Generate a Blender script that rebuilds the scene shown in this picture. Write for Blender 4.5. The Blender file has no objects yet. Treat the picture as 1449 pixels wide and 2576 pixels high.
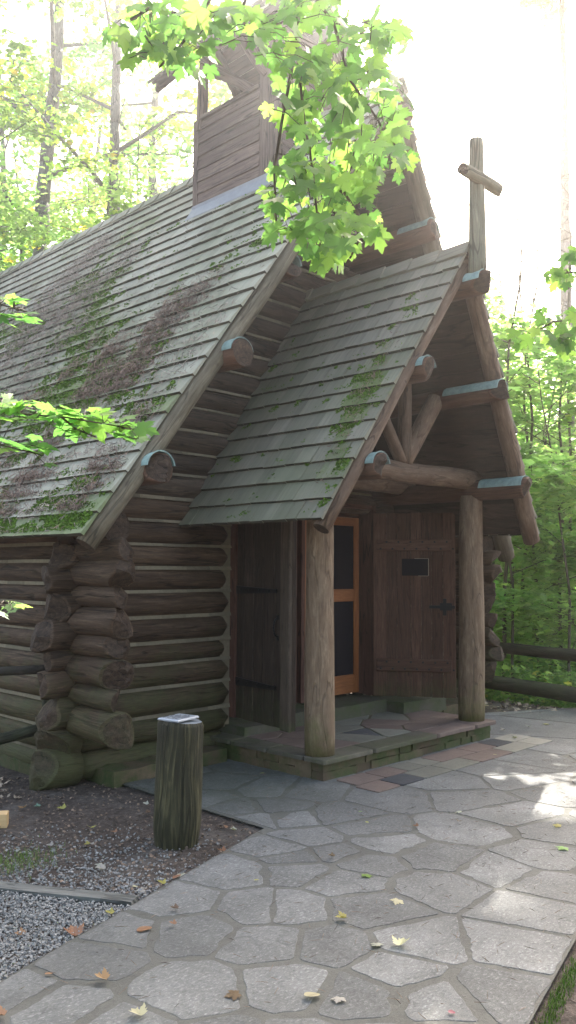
import bpy, math, random
import numpy as np
from mathutils import Vector, Matrix, Quaternion, noise

rnd = random.Random(7)
PI = math.pi
GLARE_VEIL = .0043
scene = bpy.context.scene
COL = scene.collection

# ------------------------------------------------------------------ camera model (solved from the photograph)
FPX, TH, AL, RO = 2139.25, .0676, .771, .0062
fwd = Vector((math.cos(AL), math.sin(AL), 0)); rgt = Vector((math.sin(AL), -math.cos(AL), 0)); up = Vector((0, 0, 1))
CF = fwd*math.cos(TH) + up*math.sin(TH); CU0 = up*math.cos(TH) - fwd*math.sin(TH)
CR = rgt*math.cos(RO) + CU0*math.sin(RO); CU = CU0*math.cos(RO) - rgt*math.sin(RO)
CAM = Vector((0, 0, 1.6))
def ray(u, v): return CF + CR*((u-724.5)/FPX) - CU*((v-1288)/FPX)
def at(u, v, z=None, x=None, y=None, d=None):
    r = ray(u, v)
    if d is not None: return CAM + r*d
    if z is not None: t = (z-CAM.z)/r.z
    elif x is not None: t = (x-CAM.x)/r.x
    else: t = (y-CAM.y)/r.y
    return CAM + r*t

# ------------------------------------------------------------------ main measurements
XC = 6.112
EX, EZ, RZ = 2.877, 1.85, 6.09          # main roof half width, eave height, ridge height
EY, PROW, BACK = 5.09, .55, 13.4
PX, PZ, PRZ = 1.564, 1.98, 4.326        # porch roof
PY, PPROW = 4.066, .25
FW = 5.73                                # centre line of the front wall logs
SX = 2.55                                # offset of the side wall centre lines from XC

# ------------------------------------------------------------------ mesh builder
class MB:
    def __init__(s): s.V=[]; s.F=[]; s.U=[]; s.M=[]; s.T=[]; s.S=[]; s.X=[]
    def add(s, verts, faces, uvs, mat=0, tint=.5, smooth=False, extra=0.):
        b = len(s.V); s.V += [tuple(v) for v in verts]
        for k, f in enumerate(faces):
            s.F.append([b+i for i in f]); s.U.append(uvs[k])
            s.M.append(mat if not isinstance(mat, list) else mat[k]); s.T.append(tint)
            s.S.append(smooth if not isinstance(smooth, list) else smooth[k]); s.X.append(extra)
    def build(s, name, mats, parent=None, **props):
        me = bpy.data.meshes.new(name); me.from_pydata(s.V, [], s.F)
        uv = me.uv_layers.new(name='UVMap')
        uv.data.foreach_set('uv', np.array([c for f in s.U for p in f for c in p], dtype=np.float32))
        me.polygons.foreach_set('material_index', s.M); me.polygons.foreach_set('use_smooth', s.S)
        a = me.attributes.new('tint', 'FLOAT', 'FACE'); a.data.foreach_set('value', np.array(s.T, dtype=np.float32))
        a = me.attributes.new('extra', 'FLOAT', 'FACE'); a.data.foreach_set('value', np.array(s.X, dtype=np.float32))
        for m in (mats if isinstance(mats, (list, tuple)) else [mats]): me.materials.append(m)
        me.update(); return link(name, me, parent, **props)
def link(name, me, parent=None, **props):
    o = bpy.data.objects.new(name, me); COL.objects.link(o)
    if parent:
        o.parent = parent
        if props.pop('keep', True) and parent.type == 'EMPTY': o.matrix_parent_inverse = Matrix.Translation(-parent.location)
    props.pop('keep', None)
    for k, v in props.items(): o[k] = v
    return o
def thing(name, label, cat, loc=(0, 0, 0), group=None):
    o = bpy.data.objects.new(name, None); o.empty_display_size = .2; o.location = loc; COL.objects.link(o)
    o['label'] = label; o['category'] = cat
    if group: o['group'] = group
    return o
def tag(o, label, cat, group=None):
    o['label'] = label; o['category'] = cat
    if group: o['group'] = group
    return o

def frame(d):
    d = Vector(d).normalized(); h = Vector((0, 0, 1)) if abs(d.z) < .9 else Vector((1, 0, 0))
    s = d.cross(h).normalized(); return d, s, s.cross(d).normalized()
def log(mb, p0, p1, r0, r1=None, seg=16, step=.22, wob=.012, e0='flat', e1='flat', tint=None, cap=1, sag=.006, squash=1.):
    """a round log: e0/e1 = flat | hewn | point"""
    p0 = Vector(p0); p1 = Vector(p1); r1 = r0 if r1 is None else r1
    L = (p1-p0).length; d, s, t = frame(p1-p0); n = max(3, int(L/step))
    tint = rnd.random() if tint is None else tint
    off = (rnd.random()*40, rnd.random()*40); ph = rnd.random()*50
    ts = [i/n for i in range(n+1)]
    for e, k in ((e0, 0), (e1, 1)):
        if e == 'point': ts += ([.025/L, .06/L, .11/L] if k == 0 else [1-.025/L, 1-.06/L, 1-.11/L])
        if e == 'hewn': ts += [(q_*.022/L if k == 0 else 1-q_*.022/L) for q_ in range(1, 10)]
    ts = sorted(set(ts)); V = []; rows = []
    ha = []
    for _ in range(2):
        a0 = rnd.uniform(-.5, .5); ha.append([(a0, rnd.uniform(.25, .9), 0.), (a0+PI+rnd.uniform(-.7, .7), rnd.uniform(.15, .8), rnd.uniform(-.02, .03)), (rnd.uniform(0, 6.28), rnd.uniform(.8, 1.5), rnd.uniform(.0, .06))])
    def hew(v, k):
        c0 = p0 if k == 0 else p1; dd = d if k == 0 else -d; x = (v-c0).dot(dd); a_, b_ = (v-c0).dot(s), (v-c0).dot(t)
        lim = max(o_+m_*(math.cos(an)*a_+math.sin(an)*b_) for an, m_, o_ in ha[k])+.02*noise.noise((a_*14, b_*14, ph))
        return v+dd*(lim-x) if x < lim else v
    for q in ts:
        c = p0.lerp(p1, q) + Vector((0, 0, -sag*math.sin(PI*q))) ; r = r0+(r1-r0)*q
        c = c + (s*noise.noise((q*L*.9+ph, 1., 0)) + t*noise.noise((q*L*.9+ph, 7., 0)))*wob
        sc = 1.; zs = 1.
        for e, k in ((e0, 0), (e1, 1)):
            dist = (q if k == 0 else 1-q)*L
            if e == 'point' and dist < .115: zs = .22+.78*(dist/.115)**.75; sc = min(sc, .55+.45*dist/.115)
            if e == 'hewn' and dist < .1: sc = .9+.1*(dist/.1)**.6
            if e == 'flat' and dist < .004: sc = .97
        row = []
        for j in range(seg):
            a = 2*PI*j/seg
            rr = r*sc*(1+wob*2.2*noise.noise((math.cos(a)*1.3+ph, math.sin(a)*1.3, q*L*2.2)))
            v = c + s*(math.cos(a)*rr*sc) + t*(math.sin(a)*rr*zs*squash)
            for e, k in ((e0, 0), (e1, 1)):
                dist = (q if k == 0 else 1-q)*L
                if e == 'hewn' and dist < r*2.2: v = hew(v, k)
            row.append(len(V)); V.append(v)
        rows.append(row)
    F = []; U = []; M = []; S = []
    for i in range(len(rows)-1):
        u0, u1 = ts[i]*L+off[0], ts[i+1]*L+off[0]
        for j in range(seg):
            k = (j+1) % seg; F.append((rows[i][j], rows[i+1][j], rows[i+1][k], rows[i][k]))
            v0, v1 = j/seg*2*PI*r0+off[1], (j+1)/seg*2*PI*r0+off[1]
            U.append([(u0, v0), (u1, v0), (u1, v1), (u0, v1)]); M.append(0); S.append(True)
    for row, fl, en, k_ in ((rows[0], True, e0, 0), (rows[-1], False, e1, 1)):
        c = (p0 if fl else p1) if en == 'hewn' else sum((V[i] for i in row), Vector())/seg
        prev = row
        if en == 'hewn':
            for fr_ in (.72, .42):
                cur = []
                for j in range(seg):
                    w0 = V[row[j]]; rel = w0-c; rel = rel-d*rel.dot(d); cur.append(len(V)); V.append(hew(c+rel*fr_, k_))
                for j in range(seg):
                    k = (j+1) % seg; f = (cur[j], prev[j], prev[k], cur[k]) if fl else (cur[j], cur[k], prev[k], prev[j])
                    F.append(f); U.append([((V[i]-c).dot(s), (V[i]-c).dot(t)) for i in f]); M.append(cap); S.append(False)
                prev = cur
            c = hew(c, k_)
        ci = len(V); V.append(c)
        for j in range(seg):
            k = (j+1) % seg; f = (ci, prev[j], prev[k]) if fl else (ci, prev[k], prev[j])
            F.append(f); U.append([((V[i]-c).dot(s), (V[i]-c).dot(t)) for i in f]); M.append(cap); S.append(False)
    mb.add(V, F, U, M, tint, S)
BOXF = [(0, 3, 2, 1), (4, 5, 6, 7), (0, 1, 5, 4), (1, 2, 6, 5), (2, 3, 7, 6), (3, 0, 4, 7)]
def hexa(mb, P, tint=None, mat=0, extra=0., skip=()):
    """8 corners: bottom 0-3 ccw, top 4-7; u runs along the longest edge"""
    P = [Vector(p) for p in P]; tint = rnd.random() if tint is None else tint
    ax = [(P[1]-P[0]), (P[3]-P[0]), (P[4]-P[0])]; ln = [a.length for a in ax]
    big = ln.index(max(ln)); oth = [i for i in range(3) if i != big]
    n = [a.normalized() if a.length > 1e-9 else a for a in ax]; o = (rnd.random()*30, rnd.random()*30)
    F = [f for i, f in enumerate(BOXF) if i not in skip]; U = []
    for i, f in enumerate(BOXF):
        if i in skip: continue
        q = []
        for k in f:
            l = [(P[k]-P[0]).dot(a) for a in n]
            q.append((l[big]+o[0], l[oth[0]]+l[oth[1]]+o[1]))
        U.append(q)
    mb.add(P, F, U, mat, tint, False, extra)
def box(mb, o, a, b, c, **k):
    o, a, b, c = map(Vector, (o, a, b, c))
    hexa(mb, [o, o+a, o+a+b, o+b, o+c, o+a+c, o+a+b+c, o+b+c], **k)
def rbox(mb, o, a, b, c, bev=.006, **k):
    """box with chamfered long edges on its top"""
    o, a, b, c = map(Vector, (o, a, b, c)); an, bn, cn = a.normalized(), b.normalized(), c.normalized()
    e = bev; tint = k.get('tint'); tint = rnd.random() if tint is None else tint; mat = k.get('mat', 0)
    P = [o, o+a, o+a+b, o+b]; Q = [p+c-cn*e for p in P]; T = [P[0]+c+(an+bn)*e, P[1]+c+(bn-an)*e, P[2]+c-(an+bn)*e, P[3]+c+(an-bn)*e]
    V = P+Q+T; F = [(0, 3, 2, 1), (8, 9, 10, 11)]
    for i in range(4):
        j = (i+1) % 4; F += [(i, j, 4+j, 4+i), (4+i, 4+j, 8+j, 8+i)]
    ln = [a.length, b.length, c.length]; big = ln.index(max(ln)); oth = [i for i in range(3) if i != big]; n = [an, bn, cn]
    of = (rnd.random()*30, rnd.random()*30)
    U = [[((V[k]-o).dot(n[big])+of[0], (V[k]-o).dot(n[oth[0]])+(V[k]-o).dot(n[oth[1]])+of[1]) for k in f] for f in F]
    mb.add(V, F, U, mat, tint, False)

# ------------------------------------------------------------------ materials
class G:
    def __init__(s, name):
        s.m = bpy.data.materials.new(name); s.m.use_nodes = True; s.t = s.m.node_tree; s.t.nodes.clear()
        s.out = s.t.nodes.new('ShaderNodeOutputMaterial')
    def n(s, ty, ins=None, **kw):
        nd = s.t.nodes.new('ShaderNode'+ty)
        for k, v in kw.items(): setattr(nd, k, v)
        for k, v in (ins or {}).items():
            if hasattr(v, 'is_output'): s.t.links.new(v, nd.inputs[k])
            else: nd.inputs[k].default_value = v
        return nd
    def uv(s): return s.n('UVMap').outputs[0]
    def pos(s): return s.n('NewGeometry').outputs['Position']
    def attr(s, a='tint'): return s.n('Attribute', attribute_name=a).outputs['Fac']
    def map(s, v, sc=(1, 1, 1), loc=(0, 0, 0)): return s.n('Mapping', {0: v, 1: loc, 3: sc}).outputs[0]
    def noise(s, v, sc=5, det=3, rough=.55, dist=0.): return s.n('TexNoise', {'Vector': v, 'Scale': sc, 'Detail': det, 'Roughness': rough, 'Distortion': dist}).outputs['Fac']
    def ramp(s, f, stops, interp='LINEAR'):
        nd = s.n('ValToRGB', {0: f}); cr = nd.color_ramp; cr.interpolation = interp
        while len(cr.elements) < len(stops): cr.elements.new(.5)
        for e, (p, c) in zip(cr.elements, stops):
            e.position = p; e.color = (c, c, c, 1) if isinstance(c, (int, float)) else (*c, 1)
        return nd.outputs[0]
    def mix(s, f, a, b, mode='MIX'):
        nd = s.n('Mix', data_type='RGBA', blend_type=mode)
        for k, v in ((0, f), (6, a), (7, b)):
            if hasattr(v, 'is_output'): s.t.links.new(v, nd.inputs[k])
            elif isinstance(v, (int, float)) and k: nd.inputs[k].default_value = (v, v, v, 1)
            elif k: nd.inputs[k].default_value = (*v, 1)
            else: nd.inputs[k].default_value = v
        return nd.outputs[2]
    def math(s, op, a, b=0., clamp=False): 
        return s.n('Math', {0: a, 1: b}, operation=op, use_clamp=clamp).outputs[0]
    def sepz(s, v): return s.n('SeparateXYZ', {0: v}).outputs
    def bump(s, h, st=.3, dist=.01, nrm=None):
        i = {'Height': h, 'Strength': st, 'Distance': dist}
        if nrm is not None: i['Normal'] = nrm
        return s.n('Bump', i).outputs[0]
    def principled(s, color, rough=.8, normal=None, spec=.3, metal=0.):
        i = {'Base Color': color if hasattr(color, 'is_output') else (*color, 1), 'Roughness': rough, 'Specular IOR Level': spec, 'Metallic': metal}
        if normal is not None: i['Normal'] = normal
        b = s.n('BsdfPrincipled', i); s.t.links.new(b.outputs[0], s.out.inputs[0]); return s.m

def wood(name, dark, mid, light, gu=1.3, gv=22., rough=.75, bs=.5, moss=0., mossz=1.2, crack=.5, tamt=.5, mcol=((.03, .05, .012), (.07, .1, .025)), spec=.25):
    g = G(name); uv = g.uv()
    warp = g.noise(g.map(uv, (.8, 2.5, 1), (1, 7, 0)), 1.6, 2, .5)
    uvw = g.n('VectorMath', {0: uv, 1: g.n('CombineXYZ', {0: 0., 1: g.math('MULTIPLY', warp, .09), 2: 0.}).outputs[0]}, operation='ADD').outputs[0]
    n1 = g.noise(g.map(uvw, (gu*2., gv*1.5, 1)), 1., 6, .65, .2)
    n4 = g.noise(g.map(uvw, (gu*6, gv*4.5, 1), (5, 2, 0)), 1., 3, .7)
    n2 = g.noise(g.map(uv, (1.4, 4., 1), (3, 9, 0)), 1.5, 5, .65, .8)
    n3 = g.noise(g.map(uvw, (gu*.55, gv*.5, 1), (13, 5, 0)), 1., 2, .5)
    n5 = g.noise(g.map(uv, (9., 14., 1), (1, 4, 0)), 1., 4, .7)
    c = g.ramp(n1, [(.3, dark), (.48, mid), (.68, light)])
    c = g.mix(g.ramp(n4, [(.4, .5), (.6, 0.)]), c, dark)
    c = g.mix(g.ramp(n2, [(.38, 0.), (.66, .7)]), c, g.mix(.4, dark, mid))
    c = g.mix(g.ramp(n2, [(.25, .45), (.42, 0.)]), c, tuple(min(1, x*1.15) for x in light))
    c = g.mix(g.ramp(n5, [(.58, 0.), (.74, .5)]), c, tuple(x*.6 for x in dark))
    ck_ = g.math('ABSOLUTE', g.math('SUBTRACT', n3, .5))
    cr = g.ramp(ck_, [(.0, 0.), (.006, 0.), (.016, 1.)])
    c = g.mix(g.math('MULTIPLY', g.math('SUBTRACT', 1., cr), min(1., crack*1.3)), c, tuple(x*.22 for x in dark))
    t = g.math('ADD', g.math('MULTIPLY', g.attr(), tamt), 1-tamt*.5)
    c = g.mix(1., c, g.n('CombineColor', {0: t, 1: t, 2: g.math('MULTIPLY', t, .98)}).outputs[0], 'MULTIPLY')
    if moss > 0:
        p = g.pos(); z = g.sepz(p)[2]
        zf = g.n('MapRange', {0: z, 1: mossz, 2: 0., 3: 0., 4: 1.}).outputs[0]
        m = g.noise(g.map(p, (1, 1, 1)), 4.5, 6, .75)
        m = g.ramp(g.math('ADD', g.math('MULTIPLY', zf, .42), g.math('MULTIPLY', m, .8)), [(.52, 0.), (.8, 1.)])
        c = g.mix(g.math('MULTIPLY', m, moss), c, g.mix(g.ramp(n4, [(.3, 0.), (.7, 1.)]), mcol[0], mcol[1]))
    kn = g.n('TexVoronoi', {'Vector': g.map(uv, (2.2, 5.5, 1)), 'Scale': 1., 'Randomness': 1.}).outputs['Distance']
    c = g.mix(g.ramp(kn, [(.03, .75), (.075, 0.)]), c, tuple(x*.35 for x in dark))
    h = g.math('ADD', g.math('MULTIPLY', n1, .5), g.math('ADD', g.math('MULTIPLY', n4, .35), g.math('MULTIPLY', cr, .8)))
    return g.principled(c, rough, g.bump(h, bs, .012), spec)

M = {}
M['log'] = wood('log_wood', (.032, .018, .011), (.088, .054, .034), (.165, .112, .073), moss=.9, mossz=1.35, bs=.6, mcol=((.05, .05, .022), (.085, .09, .035)))
M['gable_log'] = wood('gable_log_wood', (.03, .02, .014), (.072, .05, .036), (.13, .096, .069), bs=.6)
M['end'] = wood('log_end_grain', (.02, .013, .009), (.055, .033, .022), (.11, .075, .05), gu=20, gv=20, bs=.5, moss=.6, mossz=.9, crack=.7, mcol=((.05, .05, .022), (.085, .09, .035)))
M['post'] = wood('peeled_post_wood', (.1, .063, .04), (.19, .13, .085), (.3, .22, .15), gu=2.2, gv=15, moss=.85, mossz=.75, crack=.25, bs=.7, tamt=.2, mcol=((.07, .075, .02), (.13, .14, .04)))
M['timber'] = wood('porch_timber', (.075, .047, .032), (.15, .1, .07), (.23, .165, .12), gu=2., gv=14, crack=.3)
M['rake'] = wood('rake_pole_wood', (.07, .058, .04), (.14, .12, .085), (.22, .19, .14), gu=1.5, gv=20, crack=.4)
M['red'] = wood('red_brown_log', (.055, .026, .016), (.12, .06, .038), (.18, .1, .065), crack=.3)
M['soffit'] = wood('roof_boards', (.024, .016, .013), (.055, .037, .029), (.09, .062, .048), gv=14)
M['door'] = wood('door_boards', (.05, .023, .016), (.105, .053, .036), (.15, .083, .057), gv=26, bs=.4, crack=.3, tamt=.55, moss=.5, mossz=.75)
M['doorgrey'] = wood('door_boards_grey', (.028, .018, .014), (.058, .04, .031), (.095, .068, .052), gv=26, bs=.4, crack=.3, tamt=.5, moss=.5, mossz=.9)
M['doorgrey2'] = wood('door_edge_boards', (.05, .036, .027), (.1, .074, .056), (.15, .115, .088), gv=24, bs=.4, crack=.3, moss=.5, mossz=.9)
M['orange'] = wood('varnished_pine', (.17, .058, .02), (.29, .105, .035), (.4, .16, .055), gv=18, bs=.15, rough=.4, crack=.1, tamt=.15, spec=.5)
M['jamb'] = wood('door_jamb', (.05, .023, .018), (.095, .045, .033), (.135, .07, .05), gv=18, bs=.3)
M['tower'] = wood('tower_boards', (.075, .05, .042), (.16, .11, .092), (.235, .17, .14), gu=1.2, gv=26, crack=.5)
M['cross'] = wood('weathered_cross', (.09, .085, .06), (.17, .165, .12), (.25, .24, .18), gv=16)
M['rail'] = wood('dark_rail', (.013, .01, .008), (.035, .028, .023), (.075, .062, .05), gv=18, crack=.3, moss=.35, mossz=1.2)
M['stump'] = wood('stump_wood', (.014, .012, .007), (.04, .036, .02), (.2, .175, .09), gu=.9, gv=20, crack=.45, bs=.8, moss=.18, mossz=1.3, mcol=((.03, .032, .012), (.06, .062, .022)))
M['edging'] = wood('edging_timber', (.08, .08, .076), (.145, .145, .135), (.22, .22, .21), gv=18, crack=.4)
M['newwood'] = wood('new_lumber', (.5, .32, .15), (.62, .42, .22), (.7, .5, .28), gv=18, bs=.1, crack=.05)
M['bark'] = wood('tree_bark', (.06, .055, .05), (.15, .14, .128), (.27, .255, .235), gu=3.5, gv=14, crack=.8, bs=1., tamt=.4)
M['sapbark'] = wood('sapling_bark', (.03, .027, .02), (.08, .07, .05), (.13, .12, .09), gu=3, gv=10, crack=.2)

def simple(name, c, rough=.8, spec=.3, metal=0., var=.25, sc=30, bs=.2):
    TV = .5 if 'gravel' in name else 1.4 if 'needle' in name or 'dead_leaf' in name else .9 if 'moss' in name else .5
    g = G(name); n = g.noise(g.pos(), sc, 4, .6)
    col = g.mix(n, tuple(x*(1-var) for x in c), tuple(min(1, x*(1+var)) for x in c))
    t = g.math('ADD', g.math('MULTIPLY', g.attr(), TV), 1-TV/2)
    col = g.mix(1., col, g.n('CombineColor', {0: t, 1: t, 2: t}).outputs[0], 'MULTIPLY')
    return g.principled(col, rough, g.bump(n, bs, .004), spec, metal)
M['chink'] = simple('chinking_mortar', (.185, .155, .105), .95, var=.35)
M['copper'] = simple('verdigris_copper', (.2, .285, .265), .6, .3, .0, var=.6, sc=22, bs=.6)
M['iron'] = simple('black_iron', (.012, .012, .014), .55, .4, .4)
M['flash'] = simple('grey_flashing', (.27, .28, .3), .6, .3, .1, sc=10)
M['posttop'] = simple('post_cap_metal', (.2, .22, .24), .6, .4, .2)
M['plaque'] = simple('cast_aluminium', (.36, .39, .43), .4, .5, .5, var=.08)
M['letters'] = simple('dark_letters', (.05, .055, .065), .6)
M['darkglass'] = simple('dark_screen_mesh', (.005, .005, .01), .7, .12, var=.1)
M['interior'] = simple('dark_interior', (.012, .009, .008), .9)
M['frameplaque'] = simple('dark_plaque', (.01, .009, .012), .75, .15)
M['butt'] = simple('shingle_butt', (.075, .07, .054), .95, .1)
M['bright'] = simple('pale_edge', (.3, .25, .2), .5)
M['twig'] = simple('twig_bark', (.07, .05, .035), .8)
M['needle'] = simple('dead_needles', (.19, .13, .1), .8, var=.6, sc=40)
M['needlegrey'] = simple('grey_needles', (.27, .215, .18), .8, var=.5, sc=40)
M['mossgeo'] = simple('moss_tufts', (.085, .15, .022), .95, .1, var=.55, sc=9)
M['gravel'] = simple('gravel_stone', (.23, .225, .215), .9, .2, var=.3, sc=25)

def leafmat(name, stops, trans=.5, rough=.45, tcol=1.5, tb=.45):
    g = G(name); a = g.attr(); c = g.ramp(a, stops)
    oi = g.n('ObjectInfo').outputs['Random']
    c = g.n('HueSaturation', {'Hue': g.math('ADD', g.math('MULTIPLY', oi, .03), .485), 'Saturation': 1., 'Value': g.math('ADD', g.math('MULTIPLY', oi, .3), .85), 'Fac': 1., 'Color': c}).outputs[0]
    tc = g.mix(1., c, (tcol, tcol*1.05, tcol*tb), 'MULTIPLY')
    b = g.n('BsdfPrincipled', {'Base Color': c, 'Roughness': rough, 'Specular IOR Level': .35})
    t = g.n('BsdfTranslucent', {'Color': tc})
    mx = g.n('MixShader', {0: trans, 1: b.outputs[0], 2: t.outputs[0]})
    g.t.links.new(mx.outputs[0], g.out.inputs[0]); return g.m
M['maple'] = leafmat('maple_leaf', [(0, (.055, .14, .035)), (.5, (.1, .21, .05)), (.9, (.16, .29, .06)), (1, (.22, .32, .09))], .6, .4, 2.0, .8)
M['leafA'] = leafmat('forest_leaf', [(0, (.085, .155, .055)), (.5, (.14, .235, .08)), (.9, (.21, .3, .1)), (1, (.33, .32, .09))], .56, .3, 2.5, .75)
M['leafB'] = leafmat('autumn_leaf', [(0, (.06, .14, .025)), (.5, (.11, .2, .035)), (.8, (.22, .26, .04)), (.93, (.38, .28, .04)), (1, (.42, .2, .04))], .6, .45, 2.2)
M['litter'] = simple('dead_leaf', (.14, .1, .072), .8, var=.5, sc=20)
M['litterpale'] = simple('pale_dead_leaf', (.34, .27, .2), .7, var=.4, sc=20)
M['grass'] = leafmat('grass_blade', [(0, (.06, .12, .02)), (1, (.14, .2, .05))], .35)

def shingle_mat(name, base, tone, mossy):
    g = G(name); uv = g.uv(); p = g.pos()
    n1 = g.noise(g.map(uv, (1.5, 45, 1)), 1., 4, .6); n2 = g.noise(g.map(uv, (2.5, 5, 1)), 1.2, 4, .6)
    c = g.ramp(n1, [(.25, tuple(x*.72 for x in base)), (.5, base), (.8, tuple(min(1, x*1.2) for x in base))])
    c = g.mix(g.ramp(n2, [(.4, 0.), (.75, .6)]), c, tone)
    big = g.noise(p, .8, 3, .6)
    c = g.mix(g.ramp(big, [(.42, 0.), (.65, .55)]), c, (.13, .15, .085))
    t = g.math('ADD', g.math('MULTIPLY', g.attr(), .3), .85)
    c = g.mix(1., c, g.n('CombineColor', {0: t, 1: t, 2: t}).outputs[0], 'MULTIPLY')
    mf = g.attr('extra')
    mn = g.noise(p, 7., 5, .7)
    mm = g.ramp(g.math('ADD', g.math('MULTIPLY', mf, .55), g.math('MULTIPLY', mn, .6)), [(.54, 0.), (.72, 1.)])
    c = g.mix(g.math('MULTIPLY', mm, mossy), c, g.mix(g.noise(p, 26, 3), (.045, .085, .012), (.13, .2, .03)))
    h = g.math('ADD', g.math('MULTIPLY', n1, .4), g.math('MULTIPLY', mm, 1.2))
    return g.principled(c, .85, g.bump(h, .5, .008), .2)
M['shingle'] = shingle_mat('cedar_shingle', (.38, .362, .295), (.28, .265, .2), .6)
M['pshingle'] = shingle_mat('porch_shingle', (.225, .208, .165), (.165, .155, .115), .6)

def stone(name, c1, c2, fleck=(.5, .5, .5), famt=.5, moss=0., sc=1., mossfn=None, bs=.8, tamt=.45):
    g = G(name); p = g.pos(); o = g.n('CombineXYZ', {0: g.math('MULTIPLY', g.attr(), 37.), 1: g.math('MULTIPLY', g.attr(), 11.), 2: 0.}).outputs[0]
    q = g.n('VectorMath', {0: p, 1: o}, operation='ADD').outputs[0]
    n1 = g.noise(q, 2.2*sc, 5, .6, .4); n2 = g.noise(g.map(q, (1, 1.9, 1)), 46*sc, 5, .75, .6); n3 = g.noise(q, 8*sc, 6, .75, 1.4); n6 = g.noise(p, 1.1, 4, .6)
    c = g.mix(g.ramp(n1, [(.3, 0.), (.7, 1.)]), c1, c2)
    c = g.mix(g.math('MULTIPLY', g.ramp(n2, [(.53, 0.), (.72, 1.)]), famt), c, fleck)
    c = g.mix(g.math('MULTIPLY', g.ramp(n2, [(.3, 1.), (.45, 0.)]), famt), c, tuple(x*.5 for x in c1))
    c = g.mix(g.ramp(n3, [(.3, .6), (.5, 0.)]), c, tuple(x*.6 for x in c1))
    c = g.mix(g.ramp(n6, [(.35, .4), (.6, 0.)]), c, tuple(x*.7 for x in c1))
    t = g.math('ADD', g.math('MULTIPLY', g.attr(), tamt), 1-tamt*.5)
    c = g.mix(1., c, g.n('CombineColor', {0: t, 1: t, 2: t}).outputs[0], 'MULTIPLY')
    if moss:
        s = g.sepz(p)
        m = g.noise(p, 2.6, 5, .7)
        if mossfn == 'path':   # damp, mossy paving in the corner beside the step
            d = g.n('VectorMath', {0: p, 1: (4.3, 5.0, 0)}, operation='DISTANCE').outputs['Value']
            f = g.n('MapRange', {0: d, 1: 1.9, 2: .3, 3: 0., 4: 1.}).outputs[0]
            m2 = g.noise(p, 9., 6, .75); m = g.math('ADD', g.math('MULTIPLY', f, .55), g.math('ADD', g.math('MULTIPLY', m, .35), g.math('MULTIPLY', m2, .6))); m = g.ramp(m, [(.72, 0.), (1.15, .9)])
            mc = (.03, .036, .02)
        else:
            m = g.ramp(m, [(.4, 0.), (.58, 1.)]); mc = (.028, .042, .01)
        c = g.mix(g.math('MULTIPLY', m, moss), c, g.mix(g.noise(p, 40, 3), mc, tuple(x*1.9 for x in mc)))
    h = g.math('ADD', g.math('MULTIPLY', n2, .35), g.math('ADD', g.math('MULTIPLY', n3, .6), n1))
    return g.principled(c, .8, g.bump(h, bs, .012), .35)
M['flag'] = stone('grey_flagstone', (.1, .1, .095), (.175, .175, .168), (.4, .4, .39), .75, moss=.6, mossfn='path', tamt=.4)
M['grout'] = stone('mortar_joint', (.085, .083, .072), (.125, .122, .108), (.2, .195, .18), .4, moss=.6, mossfn='path', tamt=0.)
M['wallstone'] = stone('mossy_base_stone', (.09, .062, .036), (.14, .1, .06), (.2, .16, .1), .2, moss=.95)
M['coping'] = stone('coping_stone', (.095, .082, .062), (.145, .125, .095), (.21, .19, .15), .25, moss=.45)
M['stepstone'] = stone('step_stone', (.07, .063, .048), (.11, .1, .078), (.17, .16, .13), .3, moss=.7)
M['tpink'] = stone('pink_slab', (.125, .088, .073), (.17, .125, .105), (.23, .18, .155), .2, tamt=.3)
M['tgrey'] = stone('buff_slab', (.13, .125, .1), (.18, .172, .14), (.25, .24, .2), .2, tamt=.3)
M['tblack'] = stone('slate_slab', (.04, .042, .048), (.065, .066, .072), (.1, .1, .11), .2)
M['twhite'] = stone('cream_slab', (.24, .225, .185), (.3, .285, .24), (.37, .35, .3), .2)

def ground_mat():
    g = G('forest_floor'); p = g.pos()
    n1 = g.noise(p, 1.4, 6, .65, .5); n2 = g.noise(p, 22, 5, .75, 1.); n3 = g.noise(p, 70, 4, .7, .6)
    c = g.ramp(n2, [(.25, (.026, .021, .018)), (.5, (.07, .056, .047)), (.68, (.13, .105, .09)), (.85, (.25, .22, .2))])
    c = g.mix(g.ramp(n1, [(.5, 0.), (.7, .7)]), c, (.16, .145, .13))
    c = g.mix(g.ramp(n3, [(.6, 0.), (.72, .6)]), c, (.3, .26, .23))
    h = g.math('ADD', g.math('MULTIPLY', n2, 1.), g.math('MULTIPLY', n3, .4))
    return g.principled(c, .95, g.bump(h, .9, .02), .15)
M['soil'] = ground_mat()

# ------------------------------------------------------------------ world, sun, camera
SUN_EL, SUN_AZ = math.radians(44), math.radians(28)
w = bpy.data.worlds.new('World'); scene.world = w; w.use_nodes = True
nt = w.node_tree; nt.nodes.clear()
sky = nt.nodes.new('ShaderNodeTexSky'); sky.sky_type = 'NISHITA'; sky.sun_disc = False
sky.sun_elevation = SUN_EL; sky.sun_rotation = PI/2-SUN_AZ; sky.dust_density = 4.; sky.air_density = 1.; sky.ozone_density = 1.
bg = nt.nodes.new('ShaderNodeBackground'); bg.inputs[1].default_value = .15
wo = nt.nodes.new('ShaderNodeOutputWorld'); tn = nt.nodes.new('ShaderNodeMix'); tn.data_type = 'RGBA'; tn.blend_type = 'MULTIPLY'; tn.inputs[0].default_value = 1.; tn.inputs[7].default_value = (1.06, .98, .84, 1)
nt.links.new(sky.outputs[0], tn.inputs[6]); nt.links.new(tn.outputs[2], bg.inputs[0]); nt.links.new(bg.outputs[0], wo.inputs[0])
sd = Vector((math.cos(SUN_EL)*math.cos(SUN_AZ), math.cos(SUN_EL)*math.sin(SUN_AZ), math.sin(SUN_EL)))
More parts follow.
